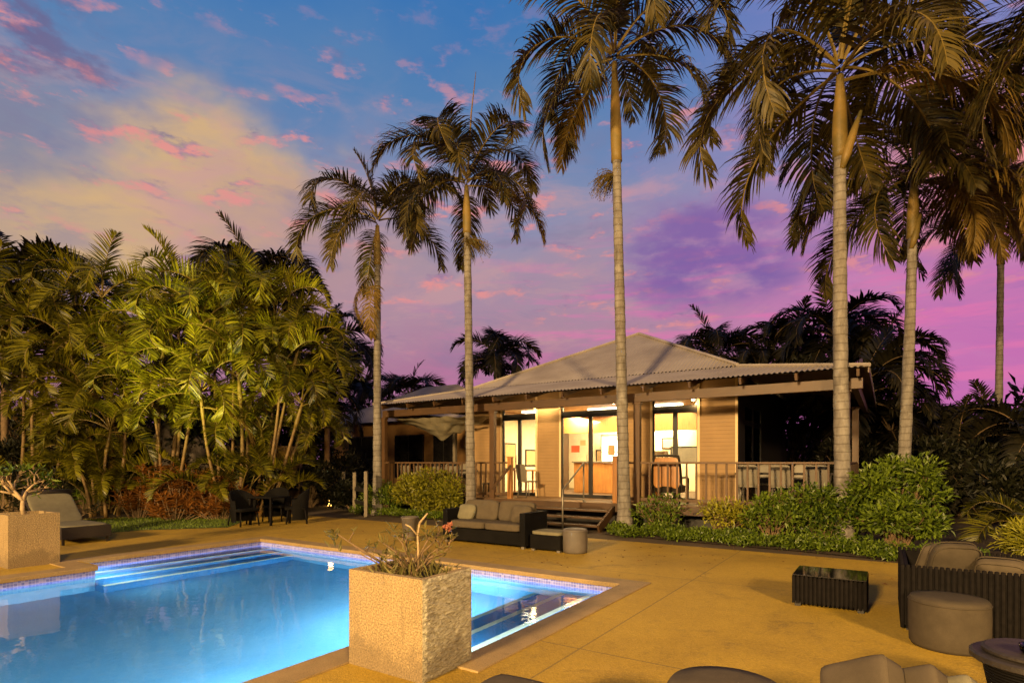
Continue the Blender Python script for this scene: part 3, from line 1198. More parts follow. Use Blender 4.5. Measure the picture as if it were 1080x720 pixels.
t = thing('wall_shelf', 'dark wall shelf with bottles seen through the right leaf of the middle doors', 'shelf', H(-1.9, 6.45, 1.55), -ANG)
b = MB()
hbox(b, -.8, .5, -.14, .14, 0, .04)
hbox(b, -.8, .5, -.14, .14, .4, .44)
hbox(b, -.8, -.76, -.14, .14, .04, .4)
hbox(b, .46, .5, -.14, .14, .04, .4)
b.build('shelf_case', M['timber'], t)
random.seed(9)
for i in range(9):
    b = MB()
    hh = random.uniform(.18, .3)
    b.lathe([(.04, 0), (.042, hh * .6), (.015, hh * .75), (.014, hh)], 10)
    tag(b.build('bottle', M['frame'] if i % 3 else M['wood_warm'], smooth=True, loc=H(-2.6 + i * .13, 6.45, 1.592)), 'small bottle in the row on the dark wall shelf', 'bottle', 'bottles on the wall shelf')
t = thing('display_frame', 'dark framed stand in front of bright wall inside the right doors', 'stand', H(-.4, 5.2, ZD), -ANG)
b = MB()
for x in (-.45, .45):
    hbox(b, x - .02, x + .02, -.02, .02, 0, 1.5)
for z in (.95, 1.46):
    hbox(b, -.43, .43, -.018, .018, z, z + .04)
b.build('frame', M['frame'], t)
b = MB()
hbox(b, -.43, .43, -.008, .008, .99, 1.46)
b.build('panel', M['white'], t)
for (s, z, wd, ht, mt, lab) in ((sp(606), 1.97, .26, .19, 'red_sign', 'red card notice stuck to the left leaf of middle glass doors'),
                                (sp(614), 2.14, .17, .15, 'paper', 'buff paper notice stuck beside the red card on the door glass'),
                                (sp(644), 1.92, .20, .28, 'paper', 'tall buff paper notice on the right leaf of the middle glass doors')):
    b = MB()
    b.span(-wd / 2, wd / 2, -.003, .003, -ht / 2, ht / 2)
    tag(b.build('notice', M[mt], loc=H(s, 1.452, z), rotz=-ANG), lab, 'notice')


for (s, y, z, wd, ht, side, lab) in ((-3.9, 6.585, 1.75, .5, .62, 0, 'dark framed picture on the bright back wall left of the fridge'), (-1.35, 6.585, 2.25, .55, .4, 0, 'wide dark picture above the bottle shelf'),
                                   (SL + .175, 3.2, 1.8, .7, .9, 1, 'tall dark picture on the side wall inside the leftmost doors'), (SL + .175, 4.6, 1.75, .8, .6, 1, 'wide dark picture deeper inside the leftmost doors')):
    t = thing('picture', lab, 'picture', H(s, y, z), -ANG + (R(90) if side else 0))
    b = MB()
    b.span(-wd / 2, wd / 2, -.015, .015, -ht / 2, ht / 2)
    b.build('frame', M['frame'], t)
    b = MB()
    b.span(-wd / 2 + .05, wd / 2 - .05, -.022, -.0155, -ht / 2 + .05, ht / 2 - .05)
    b.build('canvas', M['paper'], t)
t = thing('tall_cupboard', 'tall dark cupboard inside the leftmost glass doors', 'cupboard', H(-5.25, 5.4, ZD), -ANG)
b = MB()
b.span(-.45, .45, -.25, .25, 0, 2.1)
b.build('body', M['timber'], t)
for x0 in (-.43, .01):
    b = MB()
    b.span(x0, x0 + .42, -.27, -.252, .05, 2.05)
    b.build('door', M['timber'], t)
t = put(thing('cafe_table', 'square honey timber table inside the leftmost glass doors', 'table'), -4.7, 2.7)
b = MB()
b.span(-.4, .4, -.4, .4, .71, .75)
b.build('table_top', M['wood_warm'], t)
for sx in (-1, 1):
    for sy in (-1, 1):
        b = MB()
        b.span(sx * .34 - .025, sx * .34 + .025, sy * .34 - .025, sy * .34 + .025, 0, .708)
        b.build('leg', M['wood_warm'], t)

# chairs and tables of the verandah
def make_chair(label, group):
    t = thing('dining_chair', label, 'chair', group=group)
    b = MB()
    b.cushion((0, 0, .45), (.44, .43, .04), n=8, puff=.05, div=8)
    b.build('seat', M['white'], t, smooth=True)
    b = MB()
    rot = Matrix.Rotation(R(-9), 3, 'X')
    b.cushion((0, .235, .70), (.43, .035, .48), rot, n=8, puff=.05, div=8)
    b.build('backrest', M['white'], t, smooth=True)
    for sx in (-1, 1):
        for sy in (-1, 1):
            b = MB()
            b.tube([(sx * .17, sy * .16, .43), (sx * .2, sy * .21, 0)], .014, 8)
            b.build('leg', M['steel'], t, smooth=True)
    return t


def make_table(label, w_, d_):
    t = thing('dining_table', label, 'table')
    b = MB()
    b.span(-w_ / 2, w_ / 2, -d_ / 2, d_ / 2, .71, .75)
    b.build('table_top', M['white'], t, bevel=.008)
    for sx in (-1, 1):
        for sy in (-1, 1):
            b = MB()
            b.span(sx * (w_ / 2 - .08) - .025, sx * (w_ / 2 - .08) + .025, sy * (d_ / 2 - .08) - .025, sy * (d_ / 2 - .08) + .025, 0, .708)
            b.build('leg', M['white'], t)
    return t


gL, gR = 'white chairs on the left part of the verandah', 'white chairs on the right part of the verandah'
c0 = put(make_chair('white chair facing the door, beside the leftmost lit glass doors', None), -3.55, .75, R(160))
del c0['label']
c0['label'] = 'white chair beside the newel post in front of leftmost lit doors'
for i, (s, y, rz) in enumerate(((-7.9, .55, 180), (-7.25, .55, 170), (-6.6, .6, 180), (-5.95, .55, 190), (-7.6, 1.95, 0), (-6.9, 1.95, 5))):
    copy_tree(c0, H(s, y, ZD), -ANG + R(rz), 'white chair at a table behind the left railing, below the sagging tarpaulin', gL)
put(make_table('white table on the verandah behind the left railing', 2.4, .7), -7.0, 1.25)
for i, (s, y, rz) in enumerate(((2.35, .75, 185), (3.05, .8, 175), (3.75, .75, 180), (2.5, 2.15, 0), (3.3, 2.15, 0))):
    copy_tree(c0, H(s, y, ZD), -ANG + R(rz), 'white chair at a table behind the right railing', gR)
put(make_table('white table on the open verandah behind the right railing', 2.0, .7), 2.98, 1.45)
# tub armchair by the post
t = put(thing('rattan_armchair', 'high backed rattan armchair on the verandah behind the railing beside a post', 'armchair'), .62, .55, R(180))
b = MB()
b.cushion((0, .02, .36), (.62, .6, .2), n=6, puff=.04)
b.build('seat', M['brown_wicker'], t, smooth=True)
b = MB()
pts = []
for i in range(15):
    a = math.pi * i / 14
    pts.append((-.36 * math.cos(a) * (1 if abs(math.cos(a)) < .9 else 1), .30, .35 + .80 * min(1, math.sin(a) * 1.6)))
b.tube(pts, .028, 8)
fr = b.build('back_frame', M['brown_wicker'], t, smooth=True)
b = MB()
b.cushion((0, .30, .74), (.66, .05, .74), n=5, puff=.1)
b.build('backrest', M['wood_warm'], t, smooth=True)
for sx in (-1, 1):
    b = MB()
    b.tube([(sx * .33, .28, .62), (sx * .37, -.05, .64), (sx * .34, -.30, .60), (sx * .32, -.31, 0)], .026, 8)
    b.build('arm', M['brown_wicker'], t, smooth=True)
    b = MB()
    b.tube([(sx * .3, .28, .4), (sx * .32, .3, 0)], .026, 8)
    b.build('leg', M['brown_wicker'], t, smooth=True)
# small stool at the deck edge
t = thing('stool', 'small square timber stool at the deck edge beside the second palm trunk', 'stool', H(-4.55, -.0 + .35, ZD), -ANG)

b = MB()
b.span(-.2, .2, -.18, .18, .36, .40)
b.build('seat', M['grey_post'], t)
for sx in (-1, 1):
    for sy in (-1, 1):
        b = MB()
        b.span(sx * .16 - .02, sx * .16 + .02, sy * .14 - .02, sy * .14 + .02, 0, .358)
        b.build('leg', M['grey_post'], t)
# sagging tarpaulin under the left roof
random.seed(3)
b = MB()
NX, NY = 46, 14
vs, fs = [], []
for j in range(NY + 1):
    for i in range(NX + 1):
        u_, v_ = i / NX, j / NY
        s = -8.3 + 3.75 * u_
        y = .12 + .75 * v_
        sag = .48 * math.sin(math.pi * min(1, u_ * 1.12)) * (v_ ** .8) * (.7 + .5 * math.exp(-((u_ - .40) / .16) ** 2))
        f_ = .05 * mnoise.noise(Vector((u_ * 9, v_ * 5, 1))) + .035 * math.sin(u_ * 30 + 6 * v_ + 3 * mnoise.noise(Vector((u_ * 5, v_ * 3, 0)))) * v_
        vs.append((s, y, 2.98 - .06 * u_ - sag + f_ - .12 * (1 - u_) * v_))
for j in range(NY):
    for i in range(NX):
        a = j * (NX + 1) + i
        fs.append((a, a + 1, a + NX + 2, a + NX + 1))
b.add(vs, fs)
tag(b.build('tarpaulin', M['tarp'], smooth=True, loc=HP, rotz=-ANG), 'crumpled olive tarpaulin sagging under the left end of the roof', 'tarpaulin')

# pavilion behind on the left
pv = thing('garden_pavilion', 'low ochre pavilion with hipped metal roof behind the pool house', 'building', HP, -ANG)
b = MB()
P0, P1, PY0, PY1 = -17.8, -8.9, 4.6, 12.4
r0, r1 = (-14.4, 8.5, 5.35), (-12.4, 8.5, 5.35)
corr(b, (P0, PY0, 3.35), (P1, PY0, 3.35), r0, r1)
corr(b, (P1, PY1, 3.35), (P0, PY1, 3.35), r1, r0)
corr(b, (P0, PY1, 3.35), (P0, PY0, 3.35), r0, r0)
corr(b, (P1, PY0, 3.35), (P1, PY1, 3.35), r1, r1)
b.build('roof', M['roof'], pv)
b = MB()
b.span(P0 + .5, P1 - .3, 5.2, 5.35, 0, 3.34)
b.span(P0 + .5, P0 + .65, 5.352, 11.8, 0, 3.34)
b.span(P1 - .45, P1 - .3, 5.352, 11.8, 0, 3.34)
b.build('wall', M['ochre'], pv)
for x0, x1 in ((-13.2, -11.5), (-10.95, -9.8), (-16.2, -14.4)):
    b = MB()
    b.span(x0, x1, 5.14, 5.198, .9, 2.78)
    wd = b.build('window', M['frame'], pv)
    b = MB()
    mid_ = (x0 + x1) / 2
    b.span(x0 + .05, mid_ - .03, 5.125, 5.138, .95, 2.73)
    b.span(mid_ + .03, x1 - .05, 5.125, 5.138, .95, 2.73)
    b.build('pane', M['dark_glass'], wd)
# bollard fence posts at the path
t = thing('low_fence', 'low grey timber post fence between the dark path and the first palm', 'fence', G(386, 545))
for i, (px, y, hh) in enumerate(((386, 16.6, 1.33), (374, 18.2, 1.27), (362.5, 20.0, 1.25), (351, 22, 1.2))):
    p = at(px, 500, y)
    b = MB()
    b.box((p.x - t.location.x, p.y - t.location.y, hh / 2), (.10, .10, hh))
    b.build('post', M['grey_post'], t, bevel=.008)
b = MB()
a_, z_ = at(386, 500, 16.6), at(351, 500, 22)
for zz in (.35, .75):
    b.bar((a_.x - t.location.x, a_.y - t.location.y + .05, zz), (z_.x - t.location.x, z_.y - t.location.y, zz), .03, .12)
b.build('rail', M['frame'], t)
# lantern in the dark left garden
p = at(347, 480, 21.0)
t = thing('garden_lantern', 'small glowing orange garden lantern on a post among the dark shrubs', 'lantern', (p.x, p.y, 0))
b = MB()
b.tube([(0, 0, 0), (0, 0, p.z - .16)], .03, 8)
b.build('post', M['iron'], t)
b = MB()
b.lathe([(.05, -.16), (.09, -.1), (.09, .14), (.05, .2)], 10)
b.build('lamp', M['shade'], t)
pl = bpy.data.lights.new('lantern_light', 'POINT')
pl.energy, pl.color, pl.shadow_soft_size = 14, (1, .45, .1), .1
po = bpy.data.objects.new('lantern_light', pl)
COL.objects.link(po)
po.location = (p.x + .15, p.y - .3, p.z)

# garden walls on the left
b = MB()
a_, z_ = at(-140, 480, 19.5), at(316, 480, 19.5)
b.span(a_.x, z_.x, 19.5, 19.75, 0, 2.15)
gw = tag(b.build('garden_wall', M['shed'], bevel=.01), 'long tan rendered garden wall behind the cane palms', 'wall')
sh = thing('garden_shed', 'tan garden shed with flat overhanging roof behind the wall at left', 'shed', (at(20, 480, 24).x, 24, 0))
b = MB()
b.span(-7, 3.4, 0, 4, 0, 3.1)
b.build('wall', M['shed'], sh)
b = MB()
b.span(-7.4, 3.8, -.9, 4.4, 3.15, 3.45)
b.build('roof', M['ochre'], sh, bevel=.02)
b = MB()
b.span(-7.4, .4, -1.0, -.91, 3.36, 3.47)
b.build('gutter', M['white'], sh)


# rocks behind the crotons
def rock(loc, r, seed, label):
    bm = bmesh.new()
    bmesh.ops.create_icosphere(bm, subdivisions=4, radius=1)
    for v in bm.verts:
        p = v.co.copy()
        v.co = p * (1 + .35 * mnoise.noise(p * 1.3 + Vector((seed, 0, 0))) + .12 * mnoise.noise(p * 4 + Vector((0, seed, 0))))
        v.co = Vector((v.co.x * r[0], v.co.y * r[1], v.co.z * r[2]))
    me = bpy.data.meshes.new('boulder')
    bm.to_mesh(me)
    bm.free()
    me.materials.append(M['rock'])
    o = bpy.data.objects.new('boulder', me)
    COL.objects.link(o)
    o.location = loc
    tag(o, label, 'rock')


rock(at(182, 478, 18.6) - Vector((0, 0, .4)), (1.1, .5, 1.3), 1.3, 'tall brown boulder behind the orange croton shrub')
rock(at(215, 500, 18.7) - Vector((0, 0, .5)), (.9, .5, 1.0), 4.1, 'lower grey boulder right of the tall boulder behind the crotons')
rock(at(150, 505, 18.7) - Vector((0, 0, .4)), (.8, .5, .9), 7.7, 'small boulder left of the tall boulder behind the crotons')


# ------------------------------------------------------------------ vegetation
def frond_mesh(name, seed, L, a0, bend, nl, ll, lw, mats, droop=0.8, bare=0.16, pw=1.4, up=(.05, .55)):
    """feather palm leaf growing along +x from the origin; a0 = start angle, bend = total turn downwards"""
    rnd = random.Random(seed)
    b = MB()
    K = 18
    pts, tans = [Vector((0, 0, 0))], []
    side = rnd.uniform(-.25, .25)
    for k in range(K):
        t = (k + .5) / K
        a = a0 - bend * t ** pw
        d = Vector((math.cos(a), side * t * t * .7, math.sin(a))).normalized()
        tans.append(d)
        pts.append(pts[-1] + d * (L / K))
    tans.append(tans[-1])
    b.tube(pts, [.022 * (1 - .88 * k / K) * (L / 2.4) for k in range(K + 1)], 5, 1, False)
    for sd in (-1, 1):
        for i in range(nl):
            t = bare + (1 - bare) * (i + rnd.uniform(-.3, .3) + .5) / nl
            t = min(t, .995)
            if rnd.random() < .07:
                continue
            f = t * K
            k = min(int(f), K - 1)
            p = pts[k].lerp(pts[k + 1], f - k)
            d = tans[k]
            s = d.cross(Vector((0, 0, 1)))
            if s.length < .1:
                s = Vector((0, 1, 0))
            s.normalize()
            nrm = s.cross(d).normalized()
            tt = (t - bare) / (1 - bare)
            ln = ll * (.45 + .55 * math.sin(math.pi * min(1, .18 + tt * .80))) * (1 - .45 * tt ** 4) * rnd.uniform(.85, 1.1)
            sweep = .45 + .55 * tt + rnd.uniform(-.12, .12)
            lift = rnd.uniform(*up) * (1 - .3 * tt)
            dr = (s * sd * math.cos(sweep) + d * math.sin(sweep) + nrm * lift).normalized()
            q = p
            g = droop * rnd.uniform(.6, 1.25)
            row = []
            segn = 4
            for j in range(segn + 1):
                wd = lw * (0.55, 1.0, .92, .62, .06)[j] * .5
                across = dr.cross(Vector((0, 0, 1)).cross(dr) if abs(dr.z) < .97 else Vector((1, 0, 0)))
                across = d - dr * d.dot(dr)
                if across.length < .05:
                    across = nrm
                across.normalize()
                row += [q - across * wd, q + across * wd]
                if j < segn:
                    q = q + dr * (ln / segn)
                    dr = (dr + Vector((0, 0, -1)) * g * (.18 + .12 * j)).normalized()
            b.add(row, [(2 * j, 2 * j + 1, 2 * j + 3, 2 * j + 2) for j in range(segn)], 0)
    return b.mesh(name, mats)


FR = [M['frond'], M['rachis']]
FRD = [M['frond_dry'], M['rachis']]
CN = [M['cane_frond'], M['rachis']]
DK = [M['dark_frond'], M['twig']]
# families of leaves: upright, arching, spreading, hanging
ROYAL = {
    'spear': [frond_mesh('frond', 10 + i, 2.1, R(84), R(30 + 12 * i), 60, .62, .05, FR, .45, .12) for i in range(2)],
    'arch': [frond_mesh('frond', 20 + i, 3.1, R(64 - 6 * i), R(138 + 14 * i), 106, .86, .034, FR, 1.15, .14) for i in range(4)],
    'wide': [frond_mesh('frond', 30 + i, 3.1, R(34 - 6 * i), R(118 + 14 * i), 106, .88, .034, FR, 1.30, .14) for i in range(4)],
    'hang': [frond_mesh('frond', 40 + i, 2.9, R(2 - 10 * i), R(86 + 6 * i), 102, .82, .034, FR, 1.40, .14) for i in range(3)],
    'dry': [frond_mesh('frond', 50 + i, 2.8, R(4 - 10 * i), R(90 + 6 * i), 98, .80, .034, FRD, 1.40, .14) for i in range(2)],
}
VUP = (.35, 1.0)
CANE = {
    'spear': [frond_mesh('frond', 60 + i, 1.7, R(84), R(50 + 25 * i), 44, .50, .032, CN, .35, .15, 1.6, VUP) for i in range(2)],
    'arch': [frond_mesh('frond', 70 + i, 2.35, R(74 - 6 * i), R(165 + 14 * i), 60, .62, .036, CN, .5, .2, 1.7, VUP) for i in range(5)],
    'wide': [frond_mesh('frond', 80 + i, 2.2, R(50 - 7 * i), R(140 + 12 * i), 58, .60, .036, CN, .6, .2, 1.6, VUP) for i in range(5)],
    'hang': [frond_mesh('frond', 90 + i, 1.9, R(14 - 8 * i), R(95), 50, .54, .036, CN, .8, .2, 1.4, VUP) for i in range(2)],
    'dry': [frond_mesh('frond', 106 + i, 1.7, R(-5 - 20 * i), R(75), 36, .5, .036, FRD, 1.1, .2) for i in range(2)],
    'shoot': [frond_mesh('frond', 100 + i, 2.1, R(80 - 7 * i), R(95 + 16 * i), 50, .52, .034, CN, .5, .3, 1.8, VUP) for i in range(4)],
}
DARK = {
    'spear': [frond_mesh('frond', 110 + i, 2.2, R(80), R(40), 30, .6, .06, DK, .5, .12) for i in range(1)],
    'arch': [frond_mesh('frond', 120 + i, 3.0, R(64 - 8 * i), R(135 + 12 * i), 60, .86, .07, DK, .8, .14) for i in range(3)],
    'wide': [frond_mesh('frond', 130 + i, 3.0, R(32 - 6 * i), R(115 + 14 * i), 60, .86, .07, DK, .9, .14) for i in range(3)],
    'hang': [frond_mesh('frond', 140 + i, 2.8, R(-4 - 8 * i), R(80), 54, .80, .07, DK, 1.0, .14) for i in range(2)],
}


def frond(parent, me, loc, yaw, sc, roll=0.0):
    o = bpy.data.objects.new('frond', me)
    COL.objects.link(o)
    o.parent = parent
    o.location = loc
    o.rotation_euler = (roll, 0, yaw)
    o.scale = (sc, sc, sc)
    return o


def crown(parent, fam, c, counts, rnd, sc=1.0, r=.08, yaw0=0.0, zspread=.35):
    yaw = yaw0
    for kind, k, dz in counts:
        for i in range(k):
            yaw += R(137.5) + rnd.uniform(-.25, .25)
            frond(parent, rnd.choice(fam[kind]), (c[0] + r * math.cos(yaw), c[1] + r * math.sin(yaw), c[2] + dz * zspread), yaw, sc * rnd.uniform(.9, 1.1), rnd.uniform(-.3, .3))


PALMS = []


def palm(name, label, base, crown_at, rad, rad_top, shaft, counts, seed, fam=ROYAL, sc=1.0, flare=1.5, bend=0.0, stalk=False, yaw0=0.0, group=None, mats=('trunk', 'crownshaft'), cat='palm tree'):
    rnd = random.Random(seed)
    base = Vector(base)
    rad, rad_top = rad * .92, rad_top * .92
    t = thing(name, label, cat, base, 0, group)
    PALMS.append(t)
    c = Vector(crown_at) - base
    side = Vector((c.y, -c.x, 0))
    side = Vector((1, 0, 0)) if side.length < 1e-3 else side.normalized()

    def axis(f):
        return Vector((c.x * f, c.y * f, 0)) + Vector((0, 0, f * c.z)) + side * bend * math.sin(math.pi * f)
    H_ = c.length
    fs_ = 1 - shaft / H_
    K = max(16, int(H_ * 7))
    pts, rs = [], []
    for k in range(K + 1):
        f = fs_ * k / K
        pts.append(axis(f))
        rr = rad + (rad_top - rad) * (f / fs_) + rad * (flare - 1) * math.exp(-f * H_ / .28)
        rr *= 1 + .035 * math.sin(f * H_ / .16 * 2 * math.pi) + .08 * mnoise.noise(Vector((f * H_ * .7, seed, 0)))
        rs.append(rr)
    b = MB()
    b.tube(pts, rs, 20)
    b.build('trunk', M[mats[0]], t, smooth=True)
    b = MB()
    pts, rs = [], []
    for k in range(13):
        f = fs_ + (1 - fs_) * k / 12
        pts.append(axis(f))
        tt = k / 12
        rs.append(rad_top * (1.0 + .5 * math.sin(math.pi * min(1, .08 + tt * 1.0)) * (1 - tt * .6) - .35 * tt) * (1.12 if k == 0 else 1))
    b.tube(pts, rs, 18)
    b.build('crownshaft', M[mats[1]], t, smooth=True)
    crown(t, fam, axis(1.0), counts, rnd, sc, rad_top * .6, yaw0)
    if stalk:
        b = MB()
        z0 = axis(fs_ - .03)
        for k in range(90):
            a = stalk + rnd.uniform(-1.1, 1.1)
            ln = rnd.uniform(.35, .8)
            p = z0.copy()
            d = Vector((math.cos(a), math.sin(a), rnd.uniform(-.2, .6))).normalized()
            path = [p]
            for j in range(5):
                path.append(path[-1] + d * ln / 5)
                d = (d + Vector((rnd.uniform(-.25, .25), rnd.uniform(-.25, .25), -.33))).normalized()
            b.tube(path, [.008, .007, .007, .006, .005, .004], 4, 0, False)
            for j in range(2, 6):
                for _ in range(3):
                    q = path[j] + Vector((rnd.uniform(-.04, .04), rnd.uniform(-.04, .04), rnd.uniform(-.04, .04)))
                    b.add([q, q + Vector((.02, 0, .012)), q + Vector((0, .02, -.014))], [(0, 1, 2)])
        b.build('flower_stalk', M['seed'], t)
    return t


C13 = [('spear', 2, 1), ('arch', 5, .8), ('wide', 4, .5), ('hang', 2, .2), ('dry', 1, 0)]
palm('palm_tree', 'shorter slim palm in front of the left corner of the verandah', (at(398, 500, 17.3).x, 17.3, 0), at(398, 238, 17.3), .15, .10, 1.2,
     [('spear', 1, 1), ('arch', 5, .8), ('wide', 4, .5), ('hang', 2, .2)], 2, sc=1.0, yaw0=.6)
palm('palm_tree', 'slim palm with a bare spear above its arching crown, near the bush', (at(497, 500, 15.5).x, 15.5, 0), at(492, 196, 15.5), .145, .10, 1.3,
     [('arch', 6, .8), ('wide', 5, .5), ('hang', 3, .2), ('dry', 1, 0)], 5, sc=1.0, stalk=-.6, yaw0=2.0)
palm('palm_tree', 'palm with flower tuft under its crown, standing beside the steps', (at(659, 500, 13.2).x, 13.2, 0), at(648, 66, 13.2), .155, .11, 2.3,
     [('spear', 2, 1), ('arch', 6, .8), ('wide', 5, .5), ('hang', 2, .2), ('dry', 1, 0)], 13, sc=1.1, flare=1.7, stalk=2.6, yaw0=.3)
palm('palm_tree', 'stoutest pale palm with forked golden crownshaft, right of the railing', (at(890, 500, 10.9).x, 10.9, 0), at(886, 80, 10.9), .165, .115, 1.55,
     [('spear', 2, 1), ('arch', 7, .8), ('wide', 6, .5), ('hang', 4, .2), ('dry', 1, -.3)], 23, sc=1.22, flare=1.8, yaw0=1.1, bend=.06)
palm('palm_tree', 'pale palm rising behind the big bush with yellow hanging fronds', (at(950, 500, 13.4).x, 13.4, 0), at(964, 185, 13.4), .15, .11, 1.5,
     [('spear', 1, 1), ('arch', 6, .8), ('wide', 6, .5), ('hang', 4, .2), ('dry', 3, 0)], 31, sc=1.15, yaw0=2.2, bend=.05)
palm('palm_tree', 'dark palm at the right edge of the garden behind the others', (at(1052, 500, 19).x, 19, 0), at(1056, 235, 19), .13, .10, 1.4,
     [('spear', 1, 1), ('arch', 5, .8), ('wide', 5, .5), ('hang', 4, .2)], 37, sc=1.25, yaw0=.2)
palm('palm_tree', 'near palm past the right edge, only hanging frond tips in view', (at(1185, 500, 8.6).x, 8.6, 0), at(1180, -20, 8.6), .16, .11, 1.5,
     [('arch', 5, .8), ('wide', 5, .5), ('hang', 3, .2), ('dry', 2, 0)], 41, sc=1.05, yaw0=2.9)
def sheath(root, name, pts, rad, mt):
    b = MB()
    b.tube([p - root.location for p in pts], rad, 10)
    b.build(name, mt, root, smooth=True)


def hanging(root, c, yaw, pitch, me, sc=1.0):
    o = frond(root, me, Vector(c) - root.location, 0, sc)
    o.rotation_euler = (0, R(pitch), R(yaw))


hanging(PALMS[0], at(398, 296, 17.2), -100, 38, ROYAL['dry'][1], .72)
hanging(PALMS[0], at(396, 290, 17.2), 200, 42, ROYAL['dry'][0], .6)
for yaw, pitch, sc in ((-15, 8, 1.1), (-50, 14, 1.2), (10, 0, 1.15), (-80, 24, 1.0)):
    hanging(PALMS[4], at(966, 192, 13.3), yaw, pitch, ROYAL['dry'][0], sc)
sheath(PALMS[1], 'spear_leaf', [at(493, 190, 15.5), at(497, 120, 15.5), at(502, 76, 15.5)], [.035, .022, .008], M['twig'])
sheath(PALMS[3], 'leaf_sheath', [at(888, 178, 10.85), at(893, 162, 10.8), at(900, 140, 10.8), at(908, 117, 10.8)], [.05, .085, .07, .03], M['crownshaft'])
sheath(PALMS[4], 'leaf_sheath', [at(961, 262, 13.3), at(965, 250, 13.25), at(971, 226, 13.25)], [.05, .08, .03], M['crownshaft'])
# dark palms against the sky
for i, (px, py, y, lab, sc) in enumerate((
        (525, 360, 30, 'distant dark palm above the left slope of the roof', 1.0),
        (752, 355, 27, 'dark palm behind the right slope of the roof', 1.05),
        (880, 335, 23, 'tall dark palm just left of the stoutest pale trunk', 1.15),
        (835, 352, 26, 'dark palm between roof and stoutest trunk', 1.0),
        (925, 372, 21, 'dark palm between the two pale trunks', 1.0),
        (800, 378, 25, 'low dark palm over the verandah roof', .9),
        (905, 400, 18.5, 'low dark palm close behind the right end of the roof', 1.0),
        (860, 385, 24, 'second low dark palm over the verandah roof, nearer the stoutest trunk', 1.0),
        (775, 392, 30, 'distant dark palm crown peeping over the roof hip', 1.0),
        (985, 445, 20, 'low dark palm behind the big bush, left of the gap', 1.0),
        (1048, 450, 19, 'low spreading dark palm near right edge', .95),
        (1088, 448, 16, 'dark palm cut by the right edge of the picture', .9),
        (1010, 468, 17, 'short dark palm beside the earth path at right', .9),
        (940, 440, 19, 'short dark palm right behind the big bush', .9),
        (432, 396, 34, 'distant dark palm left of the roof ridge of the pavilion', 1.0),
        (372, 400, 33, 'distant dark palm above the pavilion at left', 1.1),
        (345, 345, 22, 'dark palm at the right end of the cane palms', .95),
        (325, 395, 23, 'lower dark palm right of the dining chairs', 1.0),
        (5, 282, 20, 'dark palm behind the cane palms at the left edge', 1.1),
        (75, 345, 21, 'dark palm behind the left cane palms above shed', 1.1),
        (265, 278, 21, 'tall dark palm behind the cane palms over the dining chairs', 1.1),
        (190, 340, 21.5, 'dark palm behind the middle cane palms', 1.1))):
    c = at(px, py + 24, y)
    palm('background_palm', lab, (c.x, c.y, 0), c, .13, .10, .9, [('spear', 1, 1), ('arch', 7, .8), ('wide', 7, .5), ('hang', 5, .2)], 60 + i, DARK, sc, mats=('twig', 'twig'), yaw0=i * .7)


# clumping cane palms on the left
def cane_clump(label, stems, seed, shoots=0, group='cane palm clumps left of the pool'):
    rnd = random.Random(seed)
    px0, y0 = stems[0][0], stems[0][3]
    base = at(px0, 500, y0)
    base.z = 0
    t = thing('cane_palm', label, 'palm clump', base, 0, group)
    for px, cx_, cy_, y, sc in stems:
        p0 = at(px, 500, y)
        p0.z = 0
        p1 = at(cx_, cy_ + 26, y + rnd.uniform(-.3, .3))
        K = 14
        mid_ = Vector((rnd.uniform(-.15, .15), rnd.uniform(-.1, .1), 0))
        pts = [p0.lerp(p1, k / K) - base + mid_ * math.sin(math.pi * k / K) for k in range(K + 1)]
        rad = rnd.uniform(.038, .054)
        b = MB()
        b.tube(pts, [rad * (1.25 - .5 * k / K + .08 * (k % 2)) for k in range(K + 1)], 10)
        b.build('trunk', M['cane'], t, smooth=True)
        b = MB()
        d = (pts[-1] - pts[-2]).normalized()
        b.tube([pts[-1] - d * .75, pts[-1] - d * .5, pts[-1] - d * .2, pts[-1] + d * .1], [rad * .85, rad * 1.35, rad * 1.1, rad * .6], 10)
        b.build('crownshaft', M['rachis'], t, smooth=True)
        crown(t, CANE, pts[-1], [('spear', 1, 1), ('arch', 5, .5), ('wide', 4, .3), ('hang', 1, 0)] + ([('dry', 1, -1.2)] if rnd.random() < .45 else []), rnd, sc, .03, rnd.uniform(0, 6), .3)
    for k in range(shoots):
        a = rnd.uniform(0, 6.28)
        o = rnd.uniform(.1, .75)
        frond(t, rnd.choice(CANE['shoot']), (o * math.cos(a), o * math.sin(a) * .6, rnd.uniform(0, 1.1)), a + rnd.uniform(-.6, .6), rnd.uniform(.55, 1.15), rnd.uniform(-.3, .3))
    return t


cane_clump('golden cane palm clump at the left edge above the lounger', [(18, 22, 335, 17.5, 1.05), (30, 62, 300, 18, 1.1), (8, -15, 290, 18, 1.1), (40, 34, 385, 17, .95), (12, -25, 380, 17.2, 1.0), (45, 70, 415, 17.4, .85)], 1, 14)
cane_clump('golden cane palm clump in front of tan wall with many low shoots', [(108, 74, 345, 17, 1.0), (118, 108, 290, 17.8, 1.1), (125, 138, 360, 16.8, 1.0), (100, 92, 395, 16.6, .95), (112, 116, 430, 16.3, .85), (96, 78, 455, 16.4, .7)], 2, 34)
cane_clump('bright golden cane palm clump behind the orange croton', [(162, 172, 335, 17.2, 1.05), (175, 188, 292, 17.8, 1.15), (168, 160, 395, 16.9, .95), (182, 212, 322, 16.6, 1.1), (172, 190, 415, 17.3, .9)], 3, 3)
cane_clump('golden cane palm clump with a long trunk leaning left behind crotons', [(238, 212, 390, 16.3, 1.05), (234, 226, 300, 17.6, 1.1), (244, 246, 350, 17.2, 1.05), (236, 232, 430, 17.4, .8)], 4, 5)
